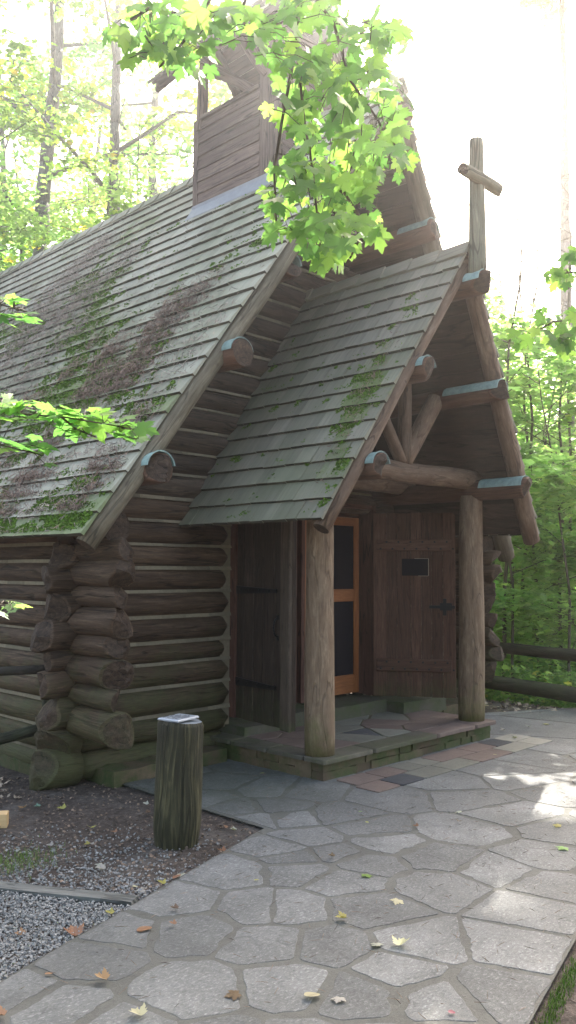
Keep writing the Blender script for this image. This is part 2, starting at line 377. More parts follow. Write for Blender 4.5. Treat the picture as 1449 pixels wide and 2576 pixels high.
sl = bpy.data.lights.new('sun', 'SUN'); sl.energy = 5.; sl.angle = math.radians(.55); sl.color = (1, .95, .86)
so = bpy.data.objects.new('sun', sl); COL.objects.link(so); so.rotation_euler = sd.to_track_quat('Z', 'Y').to_euler(); so.location = sd*60
cd = bpy.data.cameras.new('camera'); cd.sensor_fit = 'VERTICAL'; cd.sensor_height = 36; cd.lens = FPX/2576*36; cd.clip_end = 2000; cd.clip_start = .05
co = bpy.data.objects.new('camera', cd); COL.objects.link(co); scene.camera = co
mw = Matrix.Identity(4)
for i, c in enumerate((CR, CU, -CF)): mw[0][i], mw[1][i], mw[2][i] = c
mw.translation = CAM; co.matrix_world = mw
vs = scene.view_settings; vs.view_transform = 'Standard'; vs.look = 'None'; vs.gamma = 1; vs.exposure = 2.4
scene.cycles.max_bounces = 7; scene.cycles.diffuse_bounces = 4; scene.cycles.transmission_bounces = 5; scene.cycles.glossy_bounces = 2
scene.cycles.volume_bounces = 0; scene.cycles.use_denoising = True
# ================================================================== THE CHAPEL
def ry(x, eave=EY, prow=PROW, half=EX):          # y of the prowed roof front at x
    return eave - prow*(1-abs(x-XC)/half)
SL = (RZ-EZ)/EX; PSL = (PRZ-PZ)/PX
def mz(x): return RZ - abs(x-XC)*SL               # main roof surface
def pz(x): return PRZ - abs(x-XC)*PSL
chapel = thing('log_chapel', 'dark log chapel with steep mossy shingle roof, bell tower and open porch', 'chapel', (XC, 5.7, 0))

# --- log walls -------------------------------------------------------
CH = [.20, .404, .629, .82, .994, 1.204, 1.414, 1.607, 1.80]      # chinking heights on the front wall
z = 1.80
while z < 6.0: z += rnd.uniform(.19, .215); CH.append(z)
fwp = {-1: MB(), 1: MB()}; ckp = {-1: MB(), 1: MB()}; ckg = MB(); gw = MB()
DL, DR = XC-1.0, XC+1.0
x0w, x1w = XC-SX, XC+SX
for i in range(len(CH)):
    zt = CH[i]; zb = CH[i-1] if i else .0
    zc = (zt+zb)/2; r = (zt-zb)/2*1.03; corner = zc < 2.05
    xl, xr = x0w-.26-rnd.uniform(-.06, .09), x1w+.26+rnd.uniform(-.06, .09)
    if zc > 1.9: 
        h = (RZ-.16-(zc+r))/SL-.02; xl, xr = XC-h, XC+h
        if h < .15: break
    e = 'hewn' if corner else 'flat'
    yb = FW+rnd.uniform(-.012, .012)
    if i == 0:
        r = .105; xl -= .12
    if corner:
        for sd_ in (-1, 1):
            xe = xl if sd_ < 0 else xr; xs_ = XC+sd_*(SX-.02)
            rs1 = r*1.13 if i else .15; log(fwp[sd_], (xe, yb, zc+(.03 if i == 0 else 0)), (xs_, yb, zc), rs1, rs1*.97, sag=0, wob=.03, step=.09, e0='hewn', e1='flat', seg=20)
        xl, xr = x0w-.03, x1w+.03; e = 'flat'
    if zc < 2.28:
        log(fwp[-1], (xl, yb, zc), (DL+.01, yb, zc), r, r*.98, e0=e, e1='point', sag=0, wob=.008, step=.3)
        log(fwp[1], (DR-.01, yb, zc), (xr, yb, zc), r, r*.98, e0='point', e1=e, sag=0, wob=.008, step=.3)
    else:
        log(gw, (xl, yb, zc), (xr, yb, zc), r, r*.98, e0=e, e1=e, sag=0, wob=.008, step=.3)
    # chinking strip between this log and the next, slightly wavy
    segs = [(max(xl, x0w+.02), DL-.004), (DR+.004, min(xr, x1w-.02))] if zt < 2.25 else [(xl+.14, xr-.14)]
    if i == 0: segs = []
    for a, b in segs:
        n = max(2, int((b-a)/.25)); hh = rnd.uniform(.011, .017); ck = ckg if zt >= 2.25 else ckp[-1 if a < XC-.5 else 1]
        for k in range(n):
            q0, q1 = a+(b-a)*k/n, a+(b-a)*(k+1)/n
            f = lambda q: .004*noise.noise((q*3, i*3.1, 0))
            hexa(ck, [(q0, FW-.072, zt-hh+f(q0)), (q1, FW-.072, zt-hh+f(q1)), (q1, FW+.05, zt-hh+f(q1)), (q0, FW+.05, zt-hh+f(q0)),
                      (q0, FW-.06, zt+hh+f(q0)), (q1, FW-.06, zt+hh+f(q1)), (q1, FW+.05, zt+hh+f(q1)), (q0, FW+.05, zt+hh+f(q0))], tint=rnd.random())
for xa, sd_ in ((DL-.115, -1), (DR+.006, 1)):     # mortar that fills the wedge between log tips at the door
    box(ckp[sd_], (xa, FW-.055, .22), (.109, 0, 0), (0, .11, 0), (0, 0, 2.05), tint=.5)
for sd_ in (-1, 1):
    front = fwp[sd_].build('log_wall', [M['log'], M['end']], chapel)
    ckp[sd_].build('chinking', M['chink'], front)
gab = gw.build('gable', [M['gable_log'], M['end']], chapel)
ckg.build('chinking', M['chink'], gab)

SZ = [(1.908, .125), (1.735, .095), (1.565, .115), (1.385, .085), (1.2, .118), (1.035, .088), (.845, .118), (.665, .09), (.455, .135), (.27, .09), (.10, .1)]
for side in (-1, 1):
    sw = MB(); sc = MB(); x = XC+side*SX
    LC = [1.79, 1.655, 1.478, 1.323, 1.12, .948, .747, .577, .378, .19]
    for k, (zc, r) in enumerate(SZ):
        zt = 2.02 if k == 0 else LC[k-1]; zb = LC[k] if k < len(LC) else 0.
        rr = (zt-zb)/2*1.03; zm = (zt+zb)/2
        ye = 5.06+rnd.uniform(-.05, .05)
        if k == 0: ye = 5.2
        log(sw, (x, FW+.05, zm*.5+zc*.5), (x, BACK-.5, zm), rr, rr, sag=0, wob=.008, step=.5, e0='flat', e1='hewn')
        if k < 9: log(sw, (x, ye, zc), (x, FW+.2, zc), r, min(r, rr)*.97, sag=0, wob=.02, step=.12, e0='flat' if k == 0 else 'hewn', e1='flat', seg=20)
        if k < 10:
            hh = .014; zq = LC[k]
            n = 24
            for q in range(n):
                a, b = FW+.1+(BACK-.8-FW)*q/n, FW+.1+(BACK-.8-FW)*(q+1)/n
                f = lambda y: .005*noise.noise((y*2, k*2.3, side*5))
                xo = x+side*.058
                hexa(sc, [(x-.05*side, a, zq-hh+f(a)), (xo, a, zq-hh+f(a)), (xo, b, zq-hh+f(b)), (x-.05*side, b, zq-hh+f(b)),
                          (x-.05*side, a, zq+hh+f(a)), (xo, a, zq+hh+f(a)), (xo, b, zq+hh+f(b)), (x-.05*side, b, zq+hh+f(b))], tint=rnd.random())
    o = sw.build('log_wall', [M['log'], M['end']], chapel); sc.build('chinking', M['chink'], o)
bw = MB()   # rear wall and an inner backing that keeps the inside dark
for k in range(28):
    zc = .1+.2*k; h = min(SX+.2, (RZ-.2-zc)/SL) if zc > 1.9 else SX+.25
    if h < .1: break
    log(bw, (XC-h, BACK-.75, zc), (XC+h, BACK-.75, zc), .105, sag=0, step=.6)
bw.build('log_wall', [M['log'], M['end']], chapel)
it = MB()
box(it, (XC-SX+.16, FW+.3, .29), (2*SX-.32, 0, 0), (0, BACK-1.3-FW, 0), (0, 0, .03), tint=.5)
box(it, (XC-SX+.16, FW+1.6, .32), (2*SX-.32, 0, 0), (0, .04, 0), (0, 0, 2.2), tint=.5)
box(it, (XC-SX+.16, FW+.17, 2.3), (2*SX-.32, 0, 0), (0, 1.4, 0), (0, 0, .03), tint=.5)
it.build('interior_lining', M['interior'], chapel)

# --- roofs -------------------------------------------------------------
def clump(y, s, seed=0):
    v = noise.fractal(Vector((y*.55+seed, s*.9, 3.1)), 1., 2., 4)
    return v
def shingle_side(side, half, ez, slope, fy, yback, expo, seed, mossf, wmin, wmax, clip=None, roll=.0):
    mb = MB(); ang = math.atan(slope); L = half/math.cos(ang); n = int(L/expo)+1
    ca, sa = math.cos(ang), math.sin(ang); r = random.Random(seed)
    nx, nz = side*sa, ca
    def pt(s, y, h):       # s = distance up the slope, h = height over the boards
        x = XC + side*(half - s*ca) + nx*h; zz = ez + s*sa + nz*h
        return (x, y, zz)
    for k in range(n):
        s0 = k*expo; s1 = min(s0+expo*1.35, L)
        if s0 > L-.03: break
        yf = fy(XC+side*(half-s0*ca)); y = yf-.02*r.random()
        yb = yback if clip is None else clip(s0)
        wav = r.uniform(-.004, .004)
        while y < yb:
            wd = r.uniform(wmin, wmax); y2 = min(y+wd, yb)
            if y2-y < .03: break
            dz = r.uniform(-.003, .003)+wav; th = r.uniform(.026, .032); tw = r.uniform(-.0015, .0015)
            gp = r.choice((.0006, .0008, .0015, .003)); a, b = y+gp, y2-gp; so = r.uniform(-.004, .004)
            ms = mossf((y+y2)/2, s0)
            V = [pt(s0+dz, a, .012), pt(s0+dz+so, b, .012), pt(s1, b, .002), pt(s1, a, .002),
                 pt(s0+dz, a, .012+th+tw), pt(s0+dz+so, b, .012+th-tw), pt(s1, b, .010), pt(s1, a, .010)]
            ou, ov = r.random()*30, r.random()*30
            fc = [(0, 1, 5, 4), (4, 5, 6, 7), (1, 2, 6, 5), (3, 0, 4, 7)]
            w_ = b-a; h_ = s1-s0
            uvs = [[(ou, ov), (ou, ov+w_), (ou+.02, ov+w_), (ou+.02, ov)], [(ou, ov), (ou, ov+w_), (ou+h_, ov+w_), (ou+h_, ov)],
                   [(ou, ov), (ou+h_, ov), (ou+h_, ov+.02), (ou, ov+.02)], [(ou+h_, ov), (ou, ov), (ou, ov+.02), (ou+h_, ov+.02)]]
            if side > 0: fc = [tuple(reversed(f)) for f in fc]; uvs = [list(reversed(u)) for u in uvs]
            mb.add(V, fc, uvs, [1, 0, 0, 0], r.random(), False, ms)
            y = y2
    return mb
def slab(mb, side, half, ez, slope, fy, yback, th, inset=0., sback=None):
    """roof boards: planks running along y, each its own strip"""
    ang = math.atan(slope); L = half/math.cos(ang); ca, sa = math.cos(ang), math.sin(ang); n = int(L/.17)
    for k in range(n):
        s0, s1 = L*k/n+.001, L*(k+1)/n-.003
        def p(s, y, h): return (XC+side*(half-s*ca)+side*sa*h, y, ez+s*sa+ca*h)
        y0, y1 = fy(XC+side*(half-s0*ca))+.015, fy(XC+side*(half-s1*ca))+.015
        yb = yback if sback is None else sback((s0+s1)/2)
        P = [p(s0, y0, -th), p(s0, yb, -th), p(s1, yb, -th), p(s1, y1, -th), p(s0, y0, .009), p(s0, yb, .009), p(s1, yb, .009), p(s1, y1, .009)]
        if side < 0: P = [P[i] for i in (3, 2, 1, 0, 7, 6, 5, 4)]
        hexa(mb, P)
def mossmain(y, s):
    low = max(0, 1-s/4.2)
    v = noise.fractal(Vector((y*.75, s*1.1, 8.3)), 1., 2., 4)
    far = min(1, max(0, (y-6.6)/2.))
    return max(0, min(1, .42*low + .42*far*(1-abs(s-1.9)/3.2) + v*.9 - .02))
def mossporch(y, s):
    v = noise.fractal(Vector((y*2.2, s*1.6, 1.3)), 1., 2., 4)
    edge = max(0, 1-abs(y-4.20-s*.02)/.3)*max(0, 1-abs(s-1.0)/1.6)
    diag = max(0, 1-abs((y-4.75)-(s-.9)*-.18)/.2)*.45*max(0, 1-s/2.2)
    return max(0, min(1, edge*1.0 + diag + v*.45))

for side in (-1, 1):
    sb = MB(); slab(sb, side, EX, EZ, SL, ry, BACK, .028)
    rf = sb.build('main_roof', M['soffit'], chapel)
    sh = shingle_side(side, EX+.02, EZ-.03, SL, lambda x: ry(x)-.02, BACK+.03, .185, 11+side, mossmain if side < 0 else (lambda y, s: .15), .11, .28)
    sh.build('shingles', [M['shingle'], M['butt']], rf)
pry = lambda x: ry(x, PY, PPROW, PX)
for side in (-1, 1):
    # the porch roof dies into the front gable wall / under the main roof
    clipf = lambda s: FW-.075
    sb = MB(); slab(sb, side, PX, PZ, PSL, pry, FW-.07, .024)
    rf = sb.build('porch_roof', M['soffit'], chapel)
    sh = shingle_side(side, PX+.02, PZ-.03, PSL, lambda x: pry(x)-.02, FW-.075, .185, 31+side, mossporch if side < 0 else (lambda y, s: .1), .1, .2)
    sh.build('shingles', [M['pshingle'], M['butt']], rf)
def ridge_caps(zr, slope, y0, y1, mat, wid=.15, ln=.3):
    mb = MB(); y = y0-.03; k = 0
    ang = math.atan(slope); ca, sa = math.cos(ang), math.sin(ang)
    while y < y1:
        for side in (-1, 1):
            l = ln+.12; hh = .05; h2 = .03
            def p(s, yy, h): return (XC+side*(s*ca)+side*sa*h-side*.012, yy, zr+.018-s*sa+ca*h+.01)
            th = .018
            P = [p(wid, y, hh-.022), p(wid, y+l, h2-.022), p(0, y+l, h2-.022), p(0, y, hh-.022), p(wid, y, hh), p(wid, y+l, h2), p(0, y+l, h2), p(0, y, hh)]
            if side < 0: P = [P[i] for i in (3, 2, 1, 0, 7, 6, 5, 4)]
            hexa(mb, P)
        y += ln
    return mb
ridge_caps(RZ, SL, EY-PROW, BACK, 0).build('ridge_cap', M['shingle'], chapel)
ridge_caps(PRZ, PSL, PY-PPROW, FW-.1, 0).build('ridge_cap', M['pshingle'], chapel)
# rake poles along the prow edges
def rake(half, ez, zr, ey, prow, r, drop, mat, ext=.06):
    for side in (-1, 1):
        mb = MB(); d = Vector((-side*half, -prow, zr-ez)).normalized()
        n = Vector((side*(zr-ez), 0, half)).normalized()
        a = Vector((XC+side*half, ey+.03, ez))-n*drop-d*ext; b = Vector((XC, ey-prow+.03, zr))-n*drop-d*(r*1.05)
        rr_ = r*(1.3 if side > 0 else 1.); log(mb, a, b, rr_*1.12, rr_*.95, sag=0, wob=.014, step=.3)
        mb.build('rake_pole', [mat, M['end']], chapel)
rake(EX, EZ, RZ, EY, PROW, .07, .075, M['rake'])
rake(PX, PZ, PRZ, PY, PPROW, .058, .06, M['timber'])

# purlins and plates with copper caps on their projecting ends
def cap(y0, y1, x, z, r, parent, a0=12, a1=174):
    mb = MB(); n = 14; th = .004
    V = []; F = []; U = []
    ys = [y0-.012, y0+(y1-y0)*.5, y1]
    for yy in ys:
        for k in range(n+1):
            a = math.radians(a0+(a1-a0)*k/n); rr = r+.006+.004*noise.noise((yy*9, k*.7, x))
            V.append((x+math.cos(a)*rr, yy, z+math.sin(a)*rr))
    m = n+1; top = len(V)
    for yy in ys:
        for k in range(n+1):
            a = math.radians(a0+(a1-a0)*k/n); V.append((x+math.cos(a)*(r+.002), yy, z+math.sin(a)*(r+.002)))
    for i in range(2):
        for k in range(n):
            q = (i*m+k, i*m+k+1, (i+1)*m+k+1, (i+1)*m+k); F.append(q); F.append(tuple(top+j for j in reversed(q)))
            U += [[(0, 0)]*4]*2
    for k in range(n): F.append((k+1, k, top+k, top+k+1)); U.append([(0, 0)]*4)
    for k in (0, n): F.append((k, k+m, top+k+m, top+k)); U.append([(0, 0)]*4)
    # little folded front lip
    b = len(V)
    for k in range(n+1):
        a = math.radians(a0+(a1-a0)*k/n)
        V.append((x+math.cos(a)*(r+.012), ys[0]-.002, z+math.sin(a)*(r+.012))); V.append((x+math.cos(a)*(r+.004), ys[0]-.004, z+math.sin(a)*(r+.007)))
    for k in range(n): F.append((b+2*k, b+2*k+1, b+2*k+3, b+2*k+2)); U.append([(0, 0)]*4)
    mb.add(V, F, U, 0, rnd.random(), False)
    mb.build('copper_cap', M['copper'], parent)
def purlin(name, x, y0, y1, z, r, mat, capl=.3, e='hewn', off=True):
    mb = MB(); log(mb, (x, y0, z), (x, y1, z), r, r*.96, sag=0, wob=.014, step=.2, e0=e, e1='flat', seg=20)
    o = mb.build(name, [mat, M['end']], chapel)
    if capl: cap(y0+(.03 if e == 'flat' else .06), y0+capl, x, z, r*1.01, o)
    return o
for side in (-1, 1):
    purlin('purlin', XC+side*2.375, 4.86, FW+.15, 2.325, .118, M['red'], .34)
    purlin('purlin', XC+side*1.735, 4.74, FW+.15, 3.265, .112, M['red'], .42, e='flat')
    purlin('purlin', XC+side*1.15, 4.74, FW+.15, 4.115, .105, M['red'], .3)
    purlin('purlin', XC+side*.625, 4.56, FW+.15, 4.9, .105, M['red'], .4)
    log_ = purlin('porch_plate', XC+side*1.09, 3.86, FW-.06, 2.38, .1, M['red'], .5 if side > 0 else .3, e='hewn')
    purlin('porch_purlin', XC+side*.568, 3.79, FW-.06, 3.2, .095, M['red'], .62 if side > 0 else .34)
purlin('ridge_beam', XC, 4.40, FW+.15, 5.80, .105, M['red'], .3)
purlin('porch_ridge_beam', XC, 3.62, FW-.06, 4.0, .1, M['red'], .2)
# porch posts and truss
YP = 4.513
for side in (-1, 1):
    mb = MB(); log(mb, (XC+side*1.105, YP, .165), (XC+side*1.1, YP, 2.33), .122 if side < 0 else .13, .104 if side < 0 else .112, sag=0, wob=.014, step=.15, seg=24)
    mb.build('porch_post', [M['post'], M['end']], chapel)
for yy in (YP, 5.32):
    mb = MB(); log(mb, (XC-1.2, yy, 2.47), (XC+1.18, yy, 2.48), .09, .098, sag=-.01, wob=.02, step=.15); mb.build('tie_beam', [M['timber'], M['end']], chapel)
    mb = MB(); log(mb, (XC+.02, yy, 2.53), (XC+.02, yy, 3.93), .064, .058, sag=0, wob=.02, step=.15); mb.build('king_post', [M['timber'], M['end']], chapel)
    for side in (-1, 1):
        mb = MB(); log(mb, (XC+side*.03, yy+.004*side, 2.56), (XC+side*.50, yy, 3.2), .055 if side < 0 else .075, .052 if side < 0 else .085, sag=0, wob=.02, step=.12)
        mb.build('brace', [M['timber'], M['end']], chapel)

# --- doors -------------------------------------------------------------
ZS, ZT = .3, 2.2
def fbox(*a):
    m_ = MB(); box(m_, *a); m_.build('door_frame', M['jamb'], chapel)
for x, wd in ((DL-.005, .05), (DR-.045, .05)): fbox((x, FW-.12, ZS), (wd, 0, 0), (0, .2, 0), (0, 0, 1.98))
for x, wd in ((5.14, .1), (7.075, .085)): fbox((x, FW+.085, ZS+.002), (wd, 0, 0), (0, .09, 0), (0, 0, 1.97))
for x in (6.00, 6.115): fbox((x, FW+.02, ZS+.002), (.05, 0, 0), (0, .1, 0), (0, 0, 1.94))
fbox((DL+.05, FW-.115, 2.235), (1.9, 0, 0), (0, .2, 0), (0, 0, .045))
fbox((5.24, FW+.085, 2.16), (1.835, 0, 0), (0, .09, 0), (0, 0, .075))
def screen_door(xa, xb, y):
    mb = MB(); t = .035; st = .085
    rbox(mb, (xa, y, .315), (st, 0, 0), (0, t, 0), (0, 0, 1.84)); rbox(mb, (xb-st, y, .315), (st, 0, 0), (0, t, 0), (0, 0, 1.84))
    for z0, h in ((.315, .19), (1.27, .13), (2.065, .09)): rbox(mb, (xa+st+.001, y+.001, z0), (xb-xa-2*st-.002, 0, 0), (0, t-.002, 0), (0, 0, h))
    o = mb.build('screen_door', M['orange'], chapel)
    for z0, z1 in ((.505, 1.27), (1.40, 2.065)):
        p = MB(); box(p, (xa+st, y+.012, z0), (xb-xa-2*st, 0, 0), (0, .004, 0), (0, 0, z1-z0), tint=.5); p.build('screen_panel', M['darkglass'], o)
screen_door(6.20, 7.073, FW+.075)
dk = MB(); box(dk, (5.24, FW+.1, ZS), (.76, 0, 0), (0, .03, 0), (0, 0, 1.86), tint=.4); dk.build('inner_door', M['jamb'], chapel)
lm = MB(); box(lm, (6.07, FW+.09, ZS+.003), (.13, 0, 0), (0, .03, 0), (0, 0, 1.86)); lm.build('mullion', M['jamb'], chapel)

def leaf_door(hx, hy, fx, fy_, mat, name_extra, planks, lab):
    h = Vector((hx, hy, 0)); f = Vector((fx, fy_, 0)); d = (f-h); L = d.length; d.normalize()
    nrm = Vector((d.y, -d.x, 0))            # faces one side
    mb = MB(); x = 0; ws = [rnd.uniform(.8, 1.25) for _ in range(planks)]; tot = sum(ws)
    for q in ws:
        wd = q/tot*L; o = h+d*(x+.002)+Vector((0, 0, ZS+rnd.uniform(-.004, .004)))-nrm*.02
        rbox(mb, o, d*(wd-.004), Vector((0, 0, ZT-ZS)), nrm*(.04+rnd.uniform(-.002, .002)), bev=.004)
        x += wd
    return mb.build('door_leaf', mat, chapel, label=lab), h, d, nrm, L
# left leaf, seen from the porch side (its weathered outer face looks to -x)
ol, h, d, n, L = leaf_door(5.154, 5.62, 5.02, 4.80, M['doorgrey'], 'l', 6, 'left grey plank door leaf with dark strap hinges')
nn = n if n.x < 0 else -n
def onleaf(h, d, s, z, out, nn): return h+d*s+Vector((0, 0, z))+nn*out
st = MB(); rbox(st, onleaf(h, d, L-.13, ZS-.005, .021, nn), d*.13, Vector((0, 0, ZT-ZS)), nn*.03, bev=.008); 
st.build('edge_stile', M['doorgrey2'], ol)
for zz in (.62, 1.42):
    s = MB(); P0 = onleaf(h, d, .02, zz, .021, nn); P1 = onleaf(h, d, .62, zz-.0, .021, nn)
    hexa(s, [P0+Vector((0, 0, -.035)), P1+Vector((0, 0, -.016)), P1+Vector((0, 0, -.016))+nn*.012, P0+Vector((0, 0, -.035))+nn*.012,
             P0+Vector((0, 0, .035)), P1+Vector((0, 0, .016)), P1+Vector((0, 0, .016))+nn*.012, P0+Vector((0, 0, .035))+nn*.012], tint=.5)
    for q in (.06, .2, .36, .52):
        c = onleaf(h, d, q, zz, .034, nn); s2 = .011
        box(s, c-Vector((0, 0, s2))-d*s2, d*2*s2, Vector((0, 0, 2*s2)), nn*.008, tint=.5)
    s.build('strap_hinge', M['iron'], ol)
s = MB()   # iron pull handle
c = onleaf(h, d, L-.2, 1.12, .02, nn)
for k in range(9):
    a0, a1 = PI*k/9, PI*(k+1)/9
    p0 = c+Vector((0, 0, math.cos(a0)*.075))+nn*(.004+.04*math.sin(a0)); p1 = c+Vector((0, 0, math.cos(a1)*.075))+nn*(.004+.04*math.sin(a1))
    log(s, p0, p1, .008, seg=6, step=1, wob=0, sag=0, cap=0)
for q in (-.085, .085): box(s, c+Vector((0, 0, q-.02))-d*.018, d*.036, Vector((0, 0, .04)), nn*.006, tint=.5)
s.build('handle', M['iron'], ol)
# right leaf, we see its boarded face (towards -y)
orr, h, d, n, L = leaf_door(7.07, 5.61, 7.535, 4.90, M['door'], 'r', 7, 'right brown plank door leaf with battens and dark plaque')
nn = n if n.x < 0 else -n
for zz, hh in ((1.86, .12), (.62, .13)):
    b = MB(); rbox(b, onleaf(h, d, .035, zz-hh/2, .0205, nn), d*(L-.075), Vector((0, 0, hh)), nn*.026, bev=.008)
    o = b.build('batten', M['door'], orr)
    s = MB()
    for k in range(13):
        c = onleaf(h, d, .08+k*.062, zz+(.035 if k % 2 else -.035), .048, nn); e = .009
        box(s, c-Vector((0, 0, e))-d*e, d*2*e, Vector((0, 0, 2*e)), nn*.007, tint=.4)
    s.build('studs', M['iron'], o)
pq = MB(); box(pq, onleaf(h, d, .30, 1.545, .0215, nn), d*.27, Vector((0, 0, .175)), nn*.01, tint=.5)
o = pq.build('plaque', M['frameplaque'], orr)
pe = MB(); 
box(pe, onleaf(h, d, .571, 1.545, .0215, nn), d*.006, Vector((0, 0, .179)), nn*.012, tint=.6)
box(pe, onleaf(h, d, .47, 1.541, .0215, nn), d*.1, Vector((0, 0, .004)), nn*.012, tint=.6); box(pe, onleaf(h, d, .43, 1.7205, .0215, nn), d*.14, Vector((0, 0, .004)), nn*.012, tint=.6)
pe.build('plaque_rim', M['bright'], o)
s = MB(); box(s, onleaf(h, d, .58, 1.21, .021, nn), d*.26, Vector((0, 0, .03)), nn*.02, tint=.5)
box(s, onleaf(h, d, .72, 1.14, .021, nn), d*.035, Vector((0, 0, .17)), nn*.03, tint=.5); box(s, onleaf(h, d, .69, 1.19, .022, nn), d*.12, Vector((0, 0, .075)), nn*.012, tint=.5)
s.build('latch', M['iron'], orr)

# --- bell tower ----------------------------------------------------------
TX0, TX1, TY0, TY1 = 5.618, 6.606, 5.69, 6.87
TSILL, TTOP = 6.36, 7.1
tw = MB()
def zroof(x): return mz(x)
for (xa, xb, ya, yb) in ((TX0, TX0+.05, TY0+.19, TY1-.05), (TX1-.05, TX1, TY0+.19, TY1-.05)):
    zz = zroof(TX0)-.08; 
    while zz < TSILL:
        hgt = .14+rnd.uniform(-.01, .015); h1 = min(hgt, TSILL-zz); out = -.014 if xa == TX0 else .014
        P = [(xa, ya, zz), (xb, ya, zz), (xb, yb, zz), (xa, yb, zz), (xa, ya, zz+h1), (xb, ya, zz+h1), (xb, yb, zz+h1), (xa, yb, zz+h1)]
        P = [Vector(p) for p in P]
        for i in ((0, 3) if xa == TX0 else (1, 2)): P[i].x += out     # clapboard lean
        hexa(tw, P); zz += hgt
for (ya, yb, o_) in ((TY0, TY0+.05, -.014), (TY1-.05, TY1, .014)):
    zz = 5.35
    while zz < TSILL:
        hgt = .14+rnd.uniform(-.01, .015); h1 = min(hgt, TSILL-zz)
        P = [Vector(p) for p in [(TX0+.12, ya, zz), (TX1-.12, ya, zz), (TX1-.12, yb, zz), (TX0+.12, yb, zz), (TX0+.12, ya, zz+h1), (TX1-.12, ya, zz+h1), (TX1-.12, yb, zz+h1), (TX0+.12, yb, zz+h1)]]
        for i in ((0, 1) if o_ < 0 else (2, 3)): P[i].y += o_
        hexa(tw, P); zz += hgt
tower = tw.build('bell_tower', M['tower'], chapel)
for x in (TX0-.012, TX1-.07+.012):
    tp = MB(); box(tp, (x, TY0-.02, 5.3), (.07, 0, 0), (0, .2, 0), (0, 0, TTOP-5.3)); tp.build('tower_post', [M['tower'], M['end']], tower)
    tp = MB(); box(tp, (x, TY1-.05, 5.26), (.07, 0, 0), (0, .075, 0), (0, 0, TSILL-5.26+.02))
    log(tp, (x+.05, TY1-.06, TSILL-.1), (x+.05, TY1-.06, TTOP+.02), .06, .055, sag=0, wob=.02, step=.1); tp.build('tower_post', [M['tower'], M['end']], tower)
for x in (TX0-.03, TX1-.05):
    ts = MB(); box(ts, (x, TY0+.185, TSILL+.001), (.08, 0, 0), (0, TY1-TY0-.26, 0), (0, 0, .035)); ts.build('sill', M['tower'], tower)
for s_, x in ((-1, TX0-.015), (1, TX1+.015)):     # grey flashing at the foot of the tower
    tf = MB()
    P = []
    for yy in (TY0-.06, TY1+.03):
        for dx in (0, .095):
            xx = x+s_*dx; P.append((xx, yy, mz(xx)+.075-.01*(dx > 0)))
    a, b, c, e = map(Vector, P); V = [b, e, c, a]; V2 = [v+Vector((0, 0, .006)) for v in V]
    hexa(tf, [*V, *V2] if s_ < 0 else [*reversed(V), *reversed(V2)], tint=.5)
    box(tf, (x-.006, TY0-.06, mz(x)+.05), (.012, 0, 0), (0, TY1-TY0+.09, 0), (0, 0, .055), tint=.5)
    tf.build('flashing', M['flash'], tower)
tb = MB()   # plates, cross beam and knee braces of the open belfry
TPZ = TTOP
for x in (TX0+.03, TX1-.03): log(tb, (x, TY0-.05, TPZ+.03), (x, TY1+.42, TPZ+.03), .06, sag=0)
for y in (TY0+.08, TY1-.06): log(tb, (TX0-.1, y, TPZ-.06), (TX1+.1, y, TPZ-.06), .055, sag=0)
for x in (TX0+.035, TX1-.035):
    log(tb, (x, TY1-.1, TPZ-.2), (x, TY0+.35, TSILL+.04), .042, sag=-.04); log(tb, (x, TY0+.1, TSILL+.1), (x, TY0+.52, TPZ-.0), .06, sag=.03)
log(tb, (TX0+.03, (TY0+TY1)/2-.1, TPZ+.02), (TX1-.03, (TY0+TY1)/2-.1, TPZ+.02), .05, sag=0)
tb.build('belfry_frame', [M['tower'], M['end']], tower)
bl = MB()   # the bell hanging from the middle beam
prof = [(.0, .0), (.05, 0), (.075, -.03), (.085, -.1), (.1, -.17), (.14, -.23), (.15, -.25)]
V = []; F = []; U = []; seg = 20; cx_, cy_, cz_ = (TX0+TX1)/2, (TY0+TY1)/2-.1, TPZ-.05
for r_, z_ in prof:
    for k in range(seg): V.append((cx_+r_*math.cos(2*PI*k/seg), cy_+r_*math.sin(2*PI*k/seg), cz_+z_))
for i in range(len(prof)-1):
    for k in range(seg): F.append((i*seg+k, (i+1)*seg+k, (i+1)*seg+(k+1) % seg, i*seg+(k+1) % seg)); U.append([(0, 0)]*4)
bl.add(V, F, U, 0, .5, True); bl.build('bell', M['iron'], tower)
# tower roof: gable with its ridge along y
TH_, THZ = .8, 6.84; TRIDGE = THZ+TH_*1.12; tcx = (TX0+TX1)/2; ty0, ty1 = TY0-.1, 7.26
sXC = XC; XC = tcx
tr = MB()
for side in (-1, 1): slab(tr, side, TH_, THZ, 1.12, lambda x: ty0, ty1, .022)
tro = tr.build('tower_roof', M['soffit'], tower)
for side in (-1, 1):
    sh = shingle_side(side, TH_+.02, THZ-.02, 1.12, lambda x: ty0-.02, ty1+.02, .14, 51+side, lambda y, s: .12, .09, .17)
    for i in range(len(sh.S)): pass
    sh_all = sh if side < 0 else sh
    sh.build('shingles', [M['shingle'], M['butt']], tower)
ridge_caps(TRIDGE, 1.12, ty0, ty1-.1, 0, .1, .2).build('ridge_cap', M['shingle'], tower)
XC = sXC
for side in (-1, 1):
    for yy in (ty0+.05, ty1-.05):
        rk = MB(); n = Vector((side*1.12, 0, 1)).normalized(); a = Vector((tcx+side*TH_, yy, THZ))-n*.06; b = Vector((tcx, yy, TRIDGE))-n*.06
        log(rk, a-(b-a).normalized()*.05, b, .06, .05, sag=0, wob=.03, step=.12, e0='hewn'); rk.build('rake_pole', [M['soffit'], M['end']], tower)

